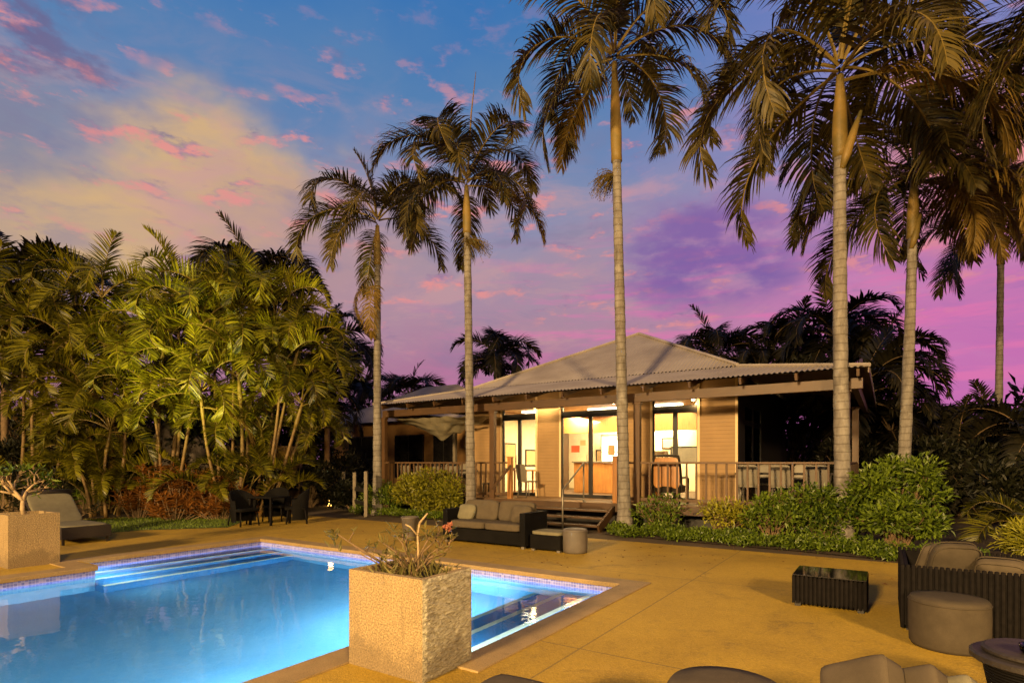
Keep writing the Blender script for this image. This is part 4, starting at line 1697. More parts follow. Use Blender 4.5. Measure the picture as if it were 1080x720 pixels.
cane_clump('golden cane palm clump behind the left dining chair', [(252, 252, 375, 16.7, 1.0), (258, 266, 297, 17.8, 1.1), (264, 276, 430, 17.8, .8)], 5, 8)
cane_clump('golden cane palm clump with trunks leaning right over the dining table', [(274, 297, 365, 16.6, 1.0), (280, 314, 345, 17.2, 1.0), (284, 318, 402, 17, .85), (280, 290, 315, 18.2, 1.05), (290, 334, 375, 18.6, .95), (290, 326, 440, 18.2, .75)], 6, 9)

def leaf(b, p, d, nrm, ln, wd, mi=0, fold=.25):
    s = d.cross(nrm)
    if s.length < 1e-4:
        s = Vector((1, 0, 0))
    s.normalize()
    nn = s.cross(d)
    mid_ = p + d * ln * .5
    tip = p + d * ln - nn * ln * .12
    b.add([p, mid_ + s * wd * .5 + nn * wd * fold, tip, mid_ - s * wd * .5 + nn * wd * fold], [(0, 1, 2), (0, 2, 3)], mi)


def rvec(rnd):
    while True:
        v = Vector((rnd.uniform(-1, 1), rnd.uniform(-1, 1), rnd.uniform(-1, 1)))
        if .05 < v.length < 1:
            return v.normalized()


def bush(name, label, loc, size, count, mat, seed, ln=.11, wd=.05, lobes=14, cat='bush', group=None, lobe_r=.42, up=.35, twig='twig', rotz=0.0):
    """shrub: stems branching to leafy tufts, leaves set round the tufts with gaps between"""
    rnd = random.Random(seed)
    t = thing(name, label, cat, loc, rotz, group)
    sx, sy, sz = size
    cs = []
    for k in range(lobes):
        v = rvec(rnd)
        r = rnd.uniform(.45, .95)
        cs.append((Vector((v.x * sx * r, v.y * sy * r, sz * (.52 + .42 * v.z * r))), lobe_r * rnd.uniform(.6, 1.15)))
    b = MB()
    for c, r in cs:
        for _ in range(3):
            e = c + rvec(rnd) * r * .5
            b.tube([Vector((c.x * .15 + rnd.uniform(-.06, .06), c.y * .15, 0)), c * .5 + Vector((0, 0, .02)) + rvec(rnd) * .05, e], [.018, .012, .005], 5, 0, False)
    b.build('stems', M[twig], t)
    b = MB()
    per = count // lobes
    for c, r in cs:
        for _ in range(per):
            v = rvec(rnd)
            rr = r * rnd.random() ** .45
            p = c + Vector((v.x * rr, v.y * rr, v.z * rr * .8))
            if p.z < .03:
                p.z = rnd.uniform(.03, .2)
            d = (v + rvec(rnd) * .8 + Vector((0, 0, up))).normalized()
            leaf(b, p, d, (Vector((0, 0, 1)) + rvec(rnd) * .7).normalized(), ln * rnd.uniform(.6, 1.25), wd * rnd.uniform(.7, 1.2))
    b.build('foliage', M[mat], t)
    return t


p = H(-6.6, -.45)
bush('shrub', 'rounded golden green bush in front of the left railing', H(-6.1, -.5), (1.6, .6, 1.42), 8000, 'bush_gold', 1, .12, .05, 26, rotz=-ANG, lobe_r=.36)
bush('shrub', 'lower green bush at the foot of the first palm', H(-8.0, -.55), (.75, .5, .95), 3000, 'bush', 2, .10, .045, 12, rotz=-ANG, lobe_r=.34)
bush('shrub', 'big leafy green bush around the stoutest palm, beside the wicker loveseat', H(5.15, -.5), (.78, .6, 1.72), 6500, 'bush', 3, .12, .055, 26, lobe_r=.38, rotz=-ANG)
bush('shrub', 'green bush climbing the railing just left of the stoutest palm', H(3.95, -.5), (.55, .38, 1.3), 2600, 'bush', 4, .11, .05, 16, lobe_r=.36, rotz=-ANG)
bush('shrub', 'sparse twiggy shrub below the right railing, next to the third palm', H(.75, -.55), (.65, .3, .85), 850, 'bush', 5, .10, .045, 12, lobe_r=.30, rotz=-ANG)
bush('shrub', 'sparse yellowing shrub below the middle of the right railing', H(2.0, -.6), (.65, .3, .88), 900, 'bush_gold', 6, .10, .045, 13, lobe_r=.30, rotz=-ANG)
bush('shrub', 'twiggy shrub with bright leaf tufts under the right railing before the climbing bush', H(3.05, -.65), (.65, .33, .98), 1300, 'bush', 7, .11, .05, 14, lobe_r=.32, rotz=-ANG)
bush('shrub', 'green shrub with thin leaves at the right edge behind loveseat', at(1075, 500, 9.6) * Vector((1, 1, 0)) if False else Vector((at(1085, 500, 9.8).x, 9.8, 0)), (.45, .45, .5), 1500, 'bush_gold', 8, .16, .03, 10, lobe_r=.28)
# low border plants: one mat of ground cover
random.seed(12)
b = MB()
for k in range(10500):
    s = random.uniform(-.25, 6.3)
    y0 = -1.42 - .06 * s - (.15 if s > 4.5 else 0) + .30 * mnoise.noise(Vector((s * 1.7, 0, 9)))
    y = random.uniform(y0, y0 + .65)
    hh = .26 * (1 - .5 * abs((y - y0 - .32) / .32)) * (.6 + .8 * (mnoise.noise(Vector((s * 2.2, y * 2.2, 3))) + .5))
    p = H(s, y, random.uniform(.02, max(.06, hh)))
    d = (rvec(random) + Vector((0, 0, .6))).normalized()
    leaf(b, p, d, (Vector((0, 0, 1)) + rvec(random) * .6).normalized(), random.uniform(.05, .10), random.uniform(.025, .045))
for k in range(2500):
    s = random.uniform(-9.0, -4.8)
    y = random.uniform(-1.05, -.6)
    p = H(s, y, random.uniform(.02, .2))
    leaf(b, p, (rvec(random) + Vector((0, 0, .6))).normalized(), (Vector((0, 0, 1)) + rvec(random) * .6).normalized(), random.uniform(.05, .10), random.uniform(.025, .045))
o = b.build('ground_cover', M['bush'])
o['kind'] = 'stuff'


# croton bed: strap leaves in rosettes
def croton(label, px, y, hh, seed, mat='croton', group=None, wid=.55, name='croton_shrub'):
    rnd = random.Random(seed)
    p = at(px, 500, y)
    t = thing(name, label, 'shrub', (p.x, p.y, 0), 0, group)
    b, st_ = MB(), MB()
    for k in range(26):
        x, yy = rnd.gauss(0, wid * .7), rnd.gauss(0, wid * .4)
        z = hh * rnd.uniform(.35, 1.0)
        st_.tube([(x * .4, yy * .4, 0), (x * .8, yy * .8, z * .6), (x, yy, z)], [.014, .01, .008], 5, 0, False)
        for j in range(22):
            v = rvec(rnd)
            v.z = abs(v.z) * .8 + .05
            v.normalize()
            q = Vector((x, yy, z - rnd.uniform(0, .25)))
            leaf(b, q, v, Vector((0, 0, 1)), rnd.uniform(.16, .30), rnd.uniform(.03, .05))
    st_.build('stems', M['twig'], t)
    b.build('foliage', M[mat], t)


for i, (px, y, hh, lab) in enumerate(((145, 16.2, 1.0, 'orange croton shrub, leftmost of the row by the lawn'), (168, 16.5, 1.5, 'tallest orange croton shrub in front of the boulders'), (196, 16.2, 1.25, 'orange croton shrub in the middle of the row'),
                                      (218, 16.3, 1.35, 'orange croton shrub beside the leaning cane trunk'), (184, 15.75, .75, 'low orange croton shrub nearest the lawn'), (232, 15.9, .85, 'orange croton shrub nearest to the dining chairs'))):
    croton(lab, px, y, hh, 20 + i, group='orange croton shrubs along the lawn')
croton('green strap leaved plant in front of the tan wall, left of the lounger back', 92, 17.6, 1.0, 31, 'bush', name='strap_leaf_plant')
croton('dark strap leaved plant behind the lounger', 50, 14.2, 1.1, 32, 'bush_dark', name='strap_leaf_plant')
croton('dark strap leaved plant at the left edge behind the planter', 5, 14.5, 1.5, 33, 'bush_dark', wid=.8, name='strap_leaf_plant')
# dark understorey
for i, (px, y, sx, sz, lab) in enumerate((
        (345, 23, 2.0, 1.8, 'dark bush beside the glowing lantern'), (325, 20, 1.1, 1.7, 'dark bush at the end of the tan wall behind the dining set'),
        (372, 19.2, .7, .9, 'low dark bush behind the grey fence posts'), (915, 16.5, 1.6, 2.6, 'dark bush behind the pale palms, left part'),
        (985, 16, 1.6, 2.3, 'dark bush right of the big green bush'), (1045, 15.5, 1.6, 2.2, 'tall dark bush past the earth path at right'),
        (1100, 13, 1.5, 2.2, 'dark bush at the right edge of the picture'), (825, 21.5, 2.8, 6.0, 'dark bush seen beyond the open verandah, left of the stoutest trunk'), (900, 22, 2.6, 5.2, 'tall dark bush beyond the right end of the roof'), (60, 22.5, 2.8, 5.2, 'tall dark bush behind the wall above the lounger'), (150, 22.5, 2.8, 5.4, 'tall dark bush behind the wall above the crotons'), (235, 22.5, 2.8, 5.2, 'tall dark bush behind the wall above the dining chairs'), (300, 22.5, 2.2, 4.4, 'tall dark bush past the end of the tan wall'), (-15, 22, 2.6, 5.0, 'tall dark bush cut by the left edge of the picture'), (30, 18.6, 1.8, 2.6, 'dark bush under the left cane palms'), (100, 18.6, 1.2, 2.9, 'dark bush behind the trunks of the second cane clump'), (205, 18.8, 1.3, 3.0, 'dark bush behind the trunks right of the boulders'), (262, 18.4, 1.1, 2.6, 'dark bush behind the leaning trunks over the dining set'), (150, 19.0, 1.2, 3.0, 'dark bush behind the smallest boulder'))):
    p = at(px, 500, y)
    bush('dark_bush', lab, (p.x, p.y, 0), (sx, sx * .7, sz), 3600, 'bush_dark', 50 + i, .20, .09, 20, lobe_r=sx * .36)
# arching sunlit low palm at right edge
t = thing('low_palm', 'small bright green low palm at the right edge beside the dark bush', 'palm', (at(1082, 500, 11.5).x, 11.5, 0))
rnd = random.Random(77)
for k in range(9):
    frond(t, rnd.choice(CANE['arch'] + CANE['wide']), (0, 0, .25), k * .75 + 1, rnd.uniform(.55, .8))
b = MB()
b.tube([(0, 0, 0), (0, 0, .4)], [.09, .06], 10)
b.build('trunk', M['twig'], t)

# far wood behind everything
random.seed(21)
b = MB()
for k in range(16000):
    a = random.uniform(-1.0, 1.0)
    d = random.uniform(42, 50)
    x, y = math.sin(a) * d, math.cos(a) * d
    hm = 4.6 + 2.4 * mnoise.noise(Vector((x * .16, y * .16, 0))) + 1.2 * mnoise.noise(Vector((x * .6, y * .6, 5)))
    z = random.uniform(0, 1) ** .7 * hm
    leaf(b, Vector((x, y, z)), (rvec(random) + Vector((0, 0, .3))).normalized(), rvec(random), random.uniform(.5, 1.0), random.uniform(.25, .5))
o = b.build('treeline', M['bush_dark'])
o['kind'] = 'stuff'

# ------------------------------------------------------------------ planters and their plants
def planter(label, corner, along, deep, hh, rough=True):
    """corner = the corner nearest to us; along = length to the left, deep = length away from us"""
    t = thing('planter_box', label, 'planter', corner, -ANG)
    b = MB()
    wl = .055
    x0, x1, y0, y1 = -along, 0, 0, deep
    # outer and inner walls joined by a rim
    o4 = [(x0, y0), (x1, y0), (x1, y1), (x0, y1)]
    i4 = [(x0 + wl, y0 + wl), (x1 - wl, y0 + wl), (x1 - wl, y1 - wl), (x0 + wl, y1 - wl)]
    vs = [(x, y, 0) for x, y in o4] + [(x, y, hh) for x, y in o4] + [(x, y, hh) for x, y in i4] + [(x, y, hh - .16) for x, y in i4]
    fs, mi = [], []
    for i in range(4):
        j = (i + 1) % 4
        if i == 1 and rough:      # split face: real relief
            nu, nv = 70, 110
            gv, gf = [], []
            for a in range(nv + 1):
                for c in range(nu + 1):
                    yy, zz = deep * c / nu, hh * a / nv
                    ed = min(c, nu - c, a, nv - a) / 4
                    h = mnoise.fractal(Vector((0, yy * 13, zz * 34)), 1, 2, 4) * .5 + .5
                    gv.append((x1 + (.002 + .016 * max(0, h)) * min(1, ed), yy, zz))
            for a in range(nv):
                for c in range(nu):
                    k = a * (nu + 1) + c
                    gf.append((k, k + 1, k + nu + 2, k + nu + 1))
            b.add(gv, gf, 1)
        else:
            b.add([vs[i], vs[j], vs[4 + j], vs[4 + i]], [(0, 1, 2, 3)], 0)
        b.add([vs[4 + i], vs[4 + j], vs[8 + j], vs[8 + i]], [(0, 1, 2, 3)], 0)
        b.add([vs[8 + i], vs[8 + j], vs[12 + j], vs[12 + i]], [(0, 1, 2, 3)], 0)
    b.build('box', [M['granite'], M['granite_rough']], t)
    b = MB()
    b.span(x0 + wl + .003, x1 - wl - .003, y0 + wl + .003, y1 - wl - .003, hh - .12, hh - .07)
    b.build('soil', M['soil'], t)
    return t


pc_ = Vector((-.646, 4.1, 0))
planter('square granite planter in the middle, nearest to the camera, holding bare stems', pc_, .78, .58, .75)
pl_ = Vector((-7.53, 8.5, 0))
planter('square granite planter at the left edge with a bare frangipani', pl_, .75, .64, .80, False)

# plant of bare arching stems in the near planter
mid_ = pc_ + X_ * -.36 + U * .29 + Vector((0, 0, .69))
t = thing('desert_rose', 'leggy plant of bare arching stems with a few leaves and pink blooms in near planter', 'plant', mid_)
random.seed(14)
st_, lf, fl = MB(), MB(), MB()
tips = [(-.62, .02, .34), (-.50, .1, .22), (-.42, -.05, .19), (-.16, .05, .33), (-.08, .1, .26), (.14, 0, .33), (.22, .05, .26), (.30, -.02, .24), (.20, .1, .36), (.32, .06, .30), (-.28, .12, .12)]
for i, tp in enumerate(tips):
    tp = Vector(tp)
    p0 = Vector((random.uniform(-.06, .06), random.uniform(-.05, .05), 0))
    m1 = p0.lerp(tp, .4) + Vector((0, 0, -.02 if i < 3 else .03)) + rvec(random) * .015
    m2 = p0.lerp(tp, .75) + rvec(random) * .02
    st_.tube([p0, m1, m2, tp], [.010, .008, .006, .004], 7, 0)
    for j in range(random.randint(1, 3)):
        q = m2.lerp(tp, random.random())
        e = q + Vector((random.uniform(-.06, .06), random.uniform(-.05, .05), random.uniform(.03, .09)))
        st_.tube([q, e], [.006, .004], 5, 0)
        for _ in range(3):
            leaf(lf, e, (rvec(random) + Vector((0, 0, .7))).normalized(), Vector((0, 0, 1)), random.uniform(.05, .09), .022)
    if i == 0:
        for _ in range(16):
            leaf(lf, tp + Vector((random.uniform(-.05, .03), 0, random.uniform(-.16, .0))), (rvec(random) + Vector((0, 0, .8))).normalized(), Vector((0, 1, 0)), random.uniform(.07, .12), .022)
    if i in (3, 5):
        for _ in range(14):
            leaf(lf, tp + rvec(random) * .04, (rvec(random) + Vector((0, 0, .6))).normalized(), Vector((0, 0, 1)), random.uniform(.06, .1), .025)
for _ in range(150):
    q = Vector((random.uniform(-.28, .28), random.uniform(-.19, .19), .0))
    leaf(lf, q, (rvec(random) * .7 + Vector((0, 0, .8))).normalized(), rvec(random), random.uniform(.06, .20), .010)
for _ in range(16):
    a = random.uniform(0, 6.28)
    e = Vector((math.cos(a) * random.uniform(.15, .36), math.sin(a) * random.uniform(.1, .25), random.uniform(.14, .30)))
    st_.tube([Vector((random.uniform(-.05, .05), random.uniform(-.05, .05), 0)), e * .5 + Vector((0, 0, .05)), e], [.006, .005, .003], 5, 0)
    for _ in range(5):
        leaf(lf, e * random.uniform(.7, 1.0), (rvec(random) + Vector((0, 0, .8))).normalized(), rvec(random), random.uniform(.05, .11), .014)
for _ in range(12):
    leaf(fl, Vector((.27, 0, .38)) + rvec(random) * .03, rvec(random), rvec(random), .05, .035)
st_.tube([(.03, .03, 0), (.035, .03, .2), (.03, .03, .32), (.045, .03, .42)], [.011, .010, .009, .008], 8, 1)
st_.tube([(.03, .03, .32), (-.03, .03, .39), (-.07, .03, .41)], [.008, .007, .006], 7, 1)
st_.tube([(.045, .03, .42), (.11, .03, .50)], [.011, .006], 7, 1)
st_.tube([(.22, .05, .26), (.27, 0, .37)], [.006, .005], 5, 0)
st_.build('stems', [M['twig'], M['pale_twig']], t, smooth=True)
lf.build('foliage', M['succulent'], t)
fl.build('flower', M['pink'], t)

# bare frangipani in the left planter
mid_ = pl_ + X_ * -.36 + U * .3 + Vector((0, 0, .73))
t = thing('frangipani', 'small bare frangipani with forking pale branches in the left planter', 'plant', mid_)
random.seed(8)
b, lf = MB(), MB()


def fork(p, d, r, ln, lev):
    e = p + d * ln
    b.tube([p, p.lerp(e, .5) + rvec(random) * ln * .06, e], [r, r * .9, r * .78], 7, 0)
    if lev == 0:
        for _ in range(5):
            leaf(lf, e, (rvec(random) + Vector((0, 0, .8))).normalized(), rvec(random), random.uniform(.08, .16), .04)
        return
    for k in range(3 if lev > 1 else 2):
        nd = (d + rvec(random) * .85 + Vector((0, 0, .12))).normalized()
        fork(e, nd, r * .72, ln * random.uniform(.7, .95), lev - 1)


fork(Vector((0, 0, 0)), Vector((-.12, 0, 1)).normalized(), .035, .26, 4)
b.build('trunk', M['pale_twig'], t, smooth=True)
lf.build('foliage', M['bush'], t)

# ------------------------------------------------------------------ furniture
def ribs(b, x0, y0, x1, y1, z0, z1, pitch=.042, r=.017):
    a, c = Vector((x0, y0, 0)), Vector((x1, y1, 0))
    k = max(2, int((c - a).length / pitch))
    for i in range(k + 1):
        p = a.lerp(c, i / k)
        b.tube([(p.x, p.y, z0), (p.x, p.y, z1 - .006), (p.x, p.y, z1)], [r, r, r * .6], 8)


# loveseat at the right, seen from behind its near arm: local x = to the right, y = away
lv = Vector((3.72, 5.42, 0))
t = thing('wicker_loveseat', 'black ribbed wicker loveseat with loose cushions at the right', 'sofa', lv, -ANG)
LW, LD = 1.25, 1.33
b = MB()
ribs(b, 0, 0, LW, 0, .03, .63)
b.span(0, LW, .012, .05, .05, .60)
b.build('arm', M['cane_rib'], t, smooth=False)
b = MB()
ribs(b, 0, LD, LW, LD, .03, .63)
b.span(0, LW, LD - .05, LD - .012, .05, .60)
b.build('arm', M['cane_rib'], t)
b = MB()
ribs(b, 0, .04, 0, LD - .04, .03, .63)
b.span(.012, .05, .05, LD - .05, .05, .60)
b.build('backrest', M['cane_rib'], t)
b = MB()
b.span(.055, LW, .055, LD - .055, .06, .28)
b.build('base', M['wicker'], t)
b = MB()
b.cushion((.62, LD / 2, .36), (1.1, 1.18, .16), n=7, puff=.06)
b.build('seat_cushion', M['cushion_dark'], t, smooth=True)
for sx in (.06, LW - .06):
    for sy in (.06, LD - .06):
        b = MB()
        b.span(sx - .03, sx + .03, sy - .03, sy + .03, 0, .06)
        b.build('leg', M['frame'], t)
for i, (x, y, z, rz, tl, lab, mt, sz) in enumerate((
        (.42, .55, .60, 20, 28, 'tall taupe cushion leaning in the middle of the loveseat', 'cushion_dark', (.42, .13, .44)),
        (.25, .95, .57, 70, 18, 'small taupe cushion leaning on the loveseat back at left', 'cushion', (.34, .12, .32)),
        (.78, .48, .55, -12, 35, 'plump taupe cushion leaning at the right on the loveseat', 'cushion', (.38, .13, .30)))):
    b = MB()
    rot = Matrix.Rotation(R(rz), 3, 'Z') @ Matrix.Rotation(R(tl), 3, 'X')
    b.cushion((0, 0, 0), sz, rot, n=4, puff=.25, seed=i)
    b.piping((0, 0, 0), sz, rot, 4, .006)
    tag(b.build('cushion', M[mt], smooth=True, loc=lv + X_ * x + U * y + Vector((0, 0, z)), rotz=-ANG), lab, 'cushion')


def pouf(label, c, r, hh, mat, seed=0):
    b = MB()
    b.lathe([(r * .93, 0), (r * .99, .03), (r, hh * .3), (r * 1.01, hh * .6), (r, hh - .05), (r * .985, hh - .022), (r * .94, hh - .004), (r * .6, hh + .006), (r * .1, hh + .01)], 48)
    t = thing('pouf', label, 'pouf', c)
    b.build('body', mat, t, smooth=True)
    b = MB()
    pts = [(math.cos(a) * (r * 1.0), math.sin(a) * (r * 1.0), hh - .04) for a in [2 * math.pi * k / 48 for k in range(49)]]
    b.tube(pts, .006, 6, 0, False)
    b.build('piping', mat, t, smooth=True)
    return t


pouf('large round taupe pouf standing against the wicker loveseat', Vector((3.80, 4.95, 0)), .29, .43, M['cushion_dark'])
pouf('round taupe pouf at the bottom edge, only its top showing', Vector((1.13, 3.0, 0)), .30, .43, M['cushion'])
pouf('small round grey pouf by the sofa in front of the steps', Vector((at(606.5, 500, 10.1).x, 10.1, 0)), .22, .42, M['grey_pot'])

# coffee table
ct = G(837, 638)
t = thing('coffee_table', 'low black ribbed wicker coffee table with glass top on the open patio', 'coffee table', ct, -ANG)
b = MB()
TW, TD, TH = .68, .62, .34
for args in ((0, 0, TW, 0), (0, TD, TW, TD), (0, .04, 0, TD - .04), (TW, .04, TW, TD - .04)):
    ribs(b, *args, .035, TH)
b.span(.012, TW - .012, .012, TD - .012, .05, TH - .02)
b.build('body', M['cane_rib'], t)
b = MB()
b.span(-.012, TW + .012, -.012, TD + .012, TH + .002, TH + .012)
b.build('table_top', M['dark_glass'], t, bevel=.003)
for sx in (.04, TW - .04):
    for sy in (.04, TD - .04):
        b = MB()
        b.span(sx - .03, sx + .03, sy - .03, sy + .03, 0, .05)
        b.build('leg', M['frame'], t)

# sofa in front of the deck; local x = right, y = away
sf = Vector((at(467, 500, 11.45).x, 11.45, 0))
t = thing('wicker_sofa', 'three seat black wicker sofa with taupe cushions in front of the deck', 'sofa', sf, -ANG)
SW = 1.95
b = MB()
b.span(.12, SW - .12, .02, .80, .06, .30)
b.build('base', M['wicker'], t, bevel=.01)
b = MB()
b.span(.121, SW - .121, .70, .82, .302, .66)
b.build('backrest', M['wicker'], t, bevel=.01)
for x0 in (0, SW - .12):
    b = MB()
    b.span(x0, x0 + .12, 0, .82, .05, .66)
    b.build('arm', M['wicker'], t, bevel=.01)
for x in (.07, SW - .07):
    for y in (.06, .76):
        b = MB()
        b.span(x - .03, x + .03, y - .03, y + .03, 0, .05)
        b.build('leg', M['steel'], t)
k = (SW - .26) / 2
for i in range(2):
    b = MB()
    b.cushion((.13 + k * (i + .5), .36, .375), (k - .01, .70, .15), n=8, puff=.05, seed=i)
    b.build('seat_cushion', M['cushion'], t, smooth=True)
    b = MB()
    b.cushion((.13 + k * (i + .5), .60, .62), (k - .02, .17, .42), Matrix.Rotation(R(-12), 3, 'X'), n=6, puff=.14, seed=i + 4)
    b.build('back_cushion', M['cushion'], t, smooth=True)
b = MB()
b.cushion((0, 0, 0), (.42, .13, .34), Matrix.Rotation(R(-25), 3, 'X'), n=4, puff=.25, seed=2)
tag(b.build('cushion', M['cushion_pale'], smooth=True, loc=sf + X_ * .28 + U * .42 + Vector((0, 0, .58)), rotz=-ANG), 'small pale cushion in the left corner of the wicker sofa', 'cushion')
b = MB()
b.cushion((0, 0, 0), (.44, .14, .36), Matrix.Rotation(R(-20), 3, 'X'), n=4, puff=.25, seed=3)
tag(b.build('cushion', M['cushion'], smooth=True, loc=sf + X_ * 1.62 + U * .40 + Vector((0, 0, .60)), rotz=-ANG), 'small taupe cushion in the right corner of the wicker sofa', 'cushion')
# ottoman
ot = G(559, 580)
t = thing('wicker_ottoman', 'low black wicker ottoman with sage pad right of the sofa', 'ottoman', ot, -ANG)
b = MB()
b.span(.0, .62, .0, .5, .04, .29)
b.build('base', M['wicker'], t, bevel=.012)
b = MB()
b.cushion((.31, .25, .325), (.60, .48, .07), n=8, puff=.05)
b.build('seat_cushion', M['cushion_pale'], t, smooth=True)
for x in (.05, .57):
    for y in (.05, .45):
        b = MB()
        b.span(x - .03, x + .03, y - .03, y + .03, 0, .04)
        b.build('leg', M['steel'], t)
# tall grey pot by the bush
p = Vector((at(432, 500, 11.7).x, 11.7, 0))
t = thing('plant_pot', 'tall tapered grey ceramic pot on the patio left of the sofa', 'pot', p)
b = MB()
b.lathe([(.12, 0), (.125, .02), (.165, .44), (.18, .455), (.18, .48), (.155, .48), (.15, .42)], 28)
b.build('body', M['grey_pot'], t, smooth=True)
b = MB()
b.lathe([(.149, .40), (.01, .41)], 20)
b.build('soil', M['soil'], t)

# sun lounger on the left
ln_ = G(65, 575.5)
t = thing('sun_lounger', 'wide brown wicker sun lounger with raised back beside the left planter', 'sun lounger', ln_, -ANG)
# local x=0 foot end, -x towards the head, y across (away)
LL, WD = 2.0, .82
b = MB()
b.span(-1.25, .02, -.01, WD + .01, .11, .345)
b.build('frame', M['brown_wicker'], t, bevel=.01)
b = MB()
rot = Matrix.Rotation(R(38), 3, 'Y')
b.box((-1.25 - .38, WD / 2, .55), (.95, WD, .07), rot)
b.build('backrest', M['brown_wicker'], t, bevel=.01)
b = MB()
b.tube([(-2.02, -.01, .93), (-2.02, WD + .01, .93)], .075, 12)
b.build('head_roll', M['brown_wicker'], t, smooth=True)
b = MB()
b.cushion((-.62, WD / 2, .335), (1.24, WD - .03, .075), n=9, puff=.04)
b.cushion((-1.25 - .36, WD / 2, .615), (.92, WD - .03, .075), rot, n=9, puff=.04)
b.build('mattress', M['cushion_pale'], t, smooth=True)
for x in (-.05, -1.85):
    for y in (.04, WD - .04):
        b = MB()
        b.span(x - .02, x + .02, y - .02, y + .02, 0, .108 if x > -1 else .5)
        b.build('leg', M['brown_wicker'], t)


# dining set under the cane palms
def tub_chair(label, loc, rz, proto=None):
    if proto is not None:
        return copy_tree(proto, loc, rz, label, 'dark wicker chairs round the small table')
    t = thing('wicker_chair', label, 'chair', loc, rz, 'dark wicker chairs round the small table')
    b = MB()
    b.cushion((0, -.02, .40), (.56, .54, .08), n=7, puff=.04)
    b.build('seat', M['wicker'], t, smooth=True)
    b = MB()
    prof = []
    K = 22
    vs, fs = [], []
    for i in range(K + 1):
        a = math.pi * (-.12 + 1.24 * i / K)
        f = math.sin(max(0, min(math.pi, a)))
        zt = .64 + .26 * max(0, f) ** .7
        for (rr, z) in ((.29, .10), (.30, .40), (.34, zt), (.30, zt + .004), (.265, .42)):
            vs.append((math.cos(a) * rr, math.sin(a) * rr * .95, z))
    for i in range(K):
        for j in range(4):
            a = i * 5 + j
            fs.append((a, a + 5, a + 6, a + 1))
    b.add(vs, fs)
    b.build('backrest', M['wicker'], t, smooth=True)
    for sx in (-1, 1):
        for sy in (-1, 1):
            b = MB()
            b.tube([(sx * .22, sy * .20, .40), (sx * .26, sy * .25, 0)], .02, 8)
            b.build('leg', M['cane_rib'], t, smooth=True)
    return t


d0 = G(284, 552)
ch = tub_chair('dark wicker tub chair, left end of the dining set', Vector((at(257, 500, 14.3).x, 14.3, 0)), R(60))
tub_chair('dark wicker tub chair, right end of the dining set', Vector((at(313, 500, 14.9).x, 14.9, 0)), R(-70), ch)
tub_chair('dark wicker tub chair on the far side of the dining table', Vector((at(291, 500, 15.5).x, 15.5, 0)), R(0), ch)
t = thing('garden_table', 'small dark square garden table between the wicker tub chairs', 'table', (at(285, 500, 14.7).x, 14.7, 0), R(-20))
b = MB()
b.span(-.38, .38, -.38, .38, .68, .72)
b.build('table_top', M['wicker'], t, bevel=.008)
for sx in (-1, 1):
    for sy in (-1, 1):
        b = MB()
        b.span(sx * .33 - .025, sx * .33 + .025, sy * .33 - .025, sy * .33 + .025, 0, .678)
        b.build('leg', M['cane_rib'], t)

# round side table in the right corner
t = thing('side_table', 'round dark two tier side table cut by the right corner of the picture', 'side table', (3.20, 3.46, 0))
b = MB()
b.lathe([(.315, .37), (.33, .38), (.33, .41), (.315, .42), (.05, .42)], 40)
b.build('table_top', M['dark_table'], t, smooth=False)
b = MB()
b.lathe([(.26, .421), (.27, .43), (.27, .445), (.25, .455), (.02, .455)], 40)
b.build('tray', M['dark_table'], t)
b = MB()
b.lathe([(.26, 0), (.27, .02), (.24, .2), (.27, .369)], 32)
b.build('base', M['wicker'], t)
b = MB()
b.lathe([(.075, 0), (.085, .015), (.09, .05), (.08, .05), (.07, .02)], 24)
tag(b.build('candle_dish', M['smoke_glass'], smooth=True, loc=(3.13, 3.38, .458)), 'small glass dish on the round side table', 'dish')

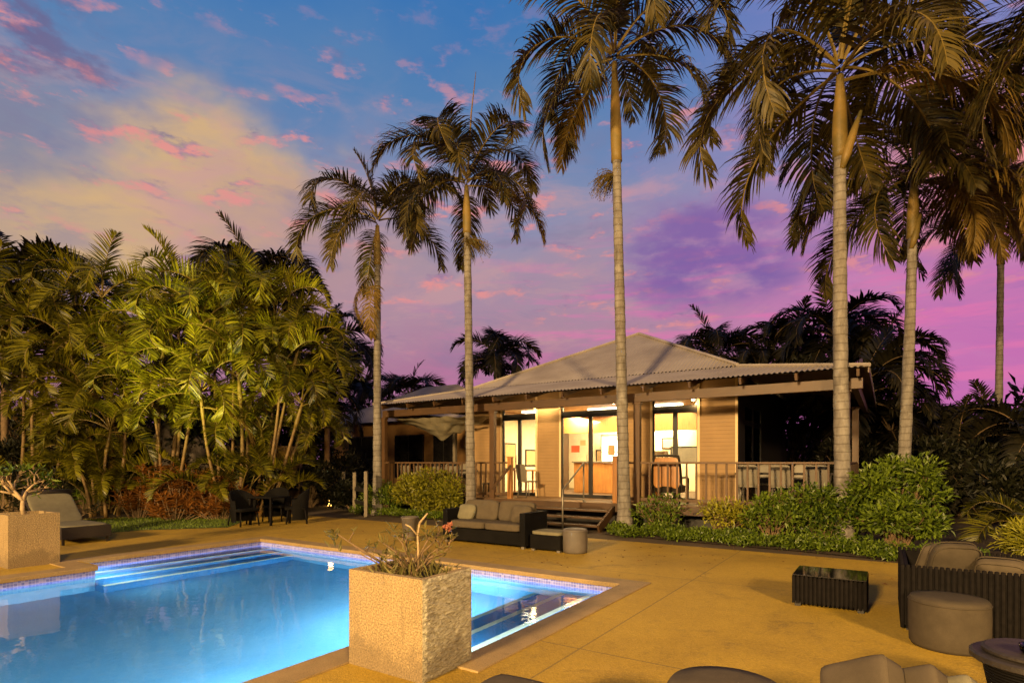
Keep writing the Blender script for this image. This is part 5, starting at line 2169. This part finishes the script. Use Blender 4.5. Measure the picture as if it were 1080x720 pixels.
# foreground lounge chair whose cushions rise into the picture
fc = Vector((1.75, 2.35, 0))
t = thing('lounge_chair', 'foreground lounge seat with thick taupe cushions at the bottom edge', 'sofa', fc, R(-30))
b = MB()
b.span(-.45, 1.2, -.95, .12, .06, .34)
b.build('base', M['wicker'], t, bevel=.01)
b = MB()
b.cushion((.35, -.42, .42), (1.5, .95, .15), n=8, puff=.05)
b.build('seat_cushion', M['cushion_pale'], t, smooth=True)

for i, (px, py, sz, mt, lab) in enumerate((
        (909, 748, (.36, .15, .46), 'cushion', 'largest foreground taupe cushion at the bottom edge'),
        (961, 757, (.34, .14, .44), 'cushion', 'second foreground taupe cushion leaning beside the largest one'),
        (1000, 767, (.32, .14, .42), 'cushion_pale', 'pale sage foreground cushion nearest to the side table'))):
    b = MB()
    rot = Matrix.Rotation(R(-58), 3, 'Z') @ Matrix.Rotation(R(-27), 3, 'Y') @ Matrix.Rotation(R(-38), 3, 'X')
    b.cushion((0, 0, 0), sz, rot, n=14, puff=.05, seed=i + 20)
    b.piping((0, 0, 0), sz, rot, 14, .005)
    tag(b.build('cushion', M[mt], smooth=True, loc=at(px, py, 2.74 - .06 * i)), lab, 'cushion')
t = thing('square_ottoman', 'square taupe ottoman at the bottom edge just right of the near planter', 'ottoman', Vector((-.07, 3.25, 0)), -ANG)
b = MB()
b.cushion((.34, -.34, .33), (.68, .68, .18), n=12, puff=.03, seed=5)
b.build('seat_cushion', M['cushion'], t, smooth=True)
b = MB()
b.span(.02, .66, -.66, -.02, .04, .245)
b.build('base', M['wicker'], t, bevel=.01)
# fallen leaves on the paving near the beds
random.seed(44)
b = MB()
for k in range(420):
    c = random.choice((H(2.5, -2.2), H(-7, -1.6), H(5.5, -2.6), Q(1.5, -2.2), Q(8.2, -8), Q(8.5, -4), G(300, 552)))
    p = c + Vector((random.gauss(0, 1.1), random.gauss(0, .8), 0))
    wq, qq = p.dot(X_), p.dot(U)
    if -11.3 < wq < -2.5 and -2.4 < qq < 7.4:
        continue
    p.z = .004
    a = random.uniform(0, 6.28)
    leaf(b, p, Vector((math.cos(a), math.sin(a), random.uniform(0, .15))).normalized(), Vector((0, 0, 1)), random.uniform(.02, .07), random.uniform(.012, .025))
o = b.build('leaf_litter', M['croton'])
o['kind'] = 'stuff'
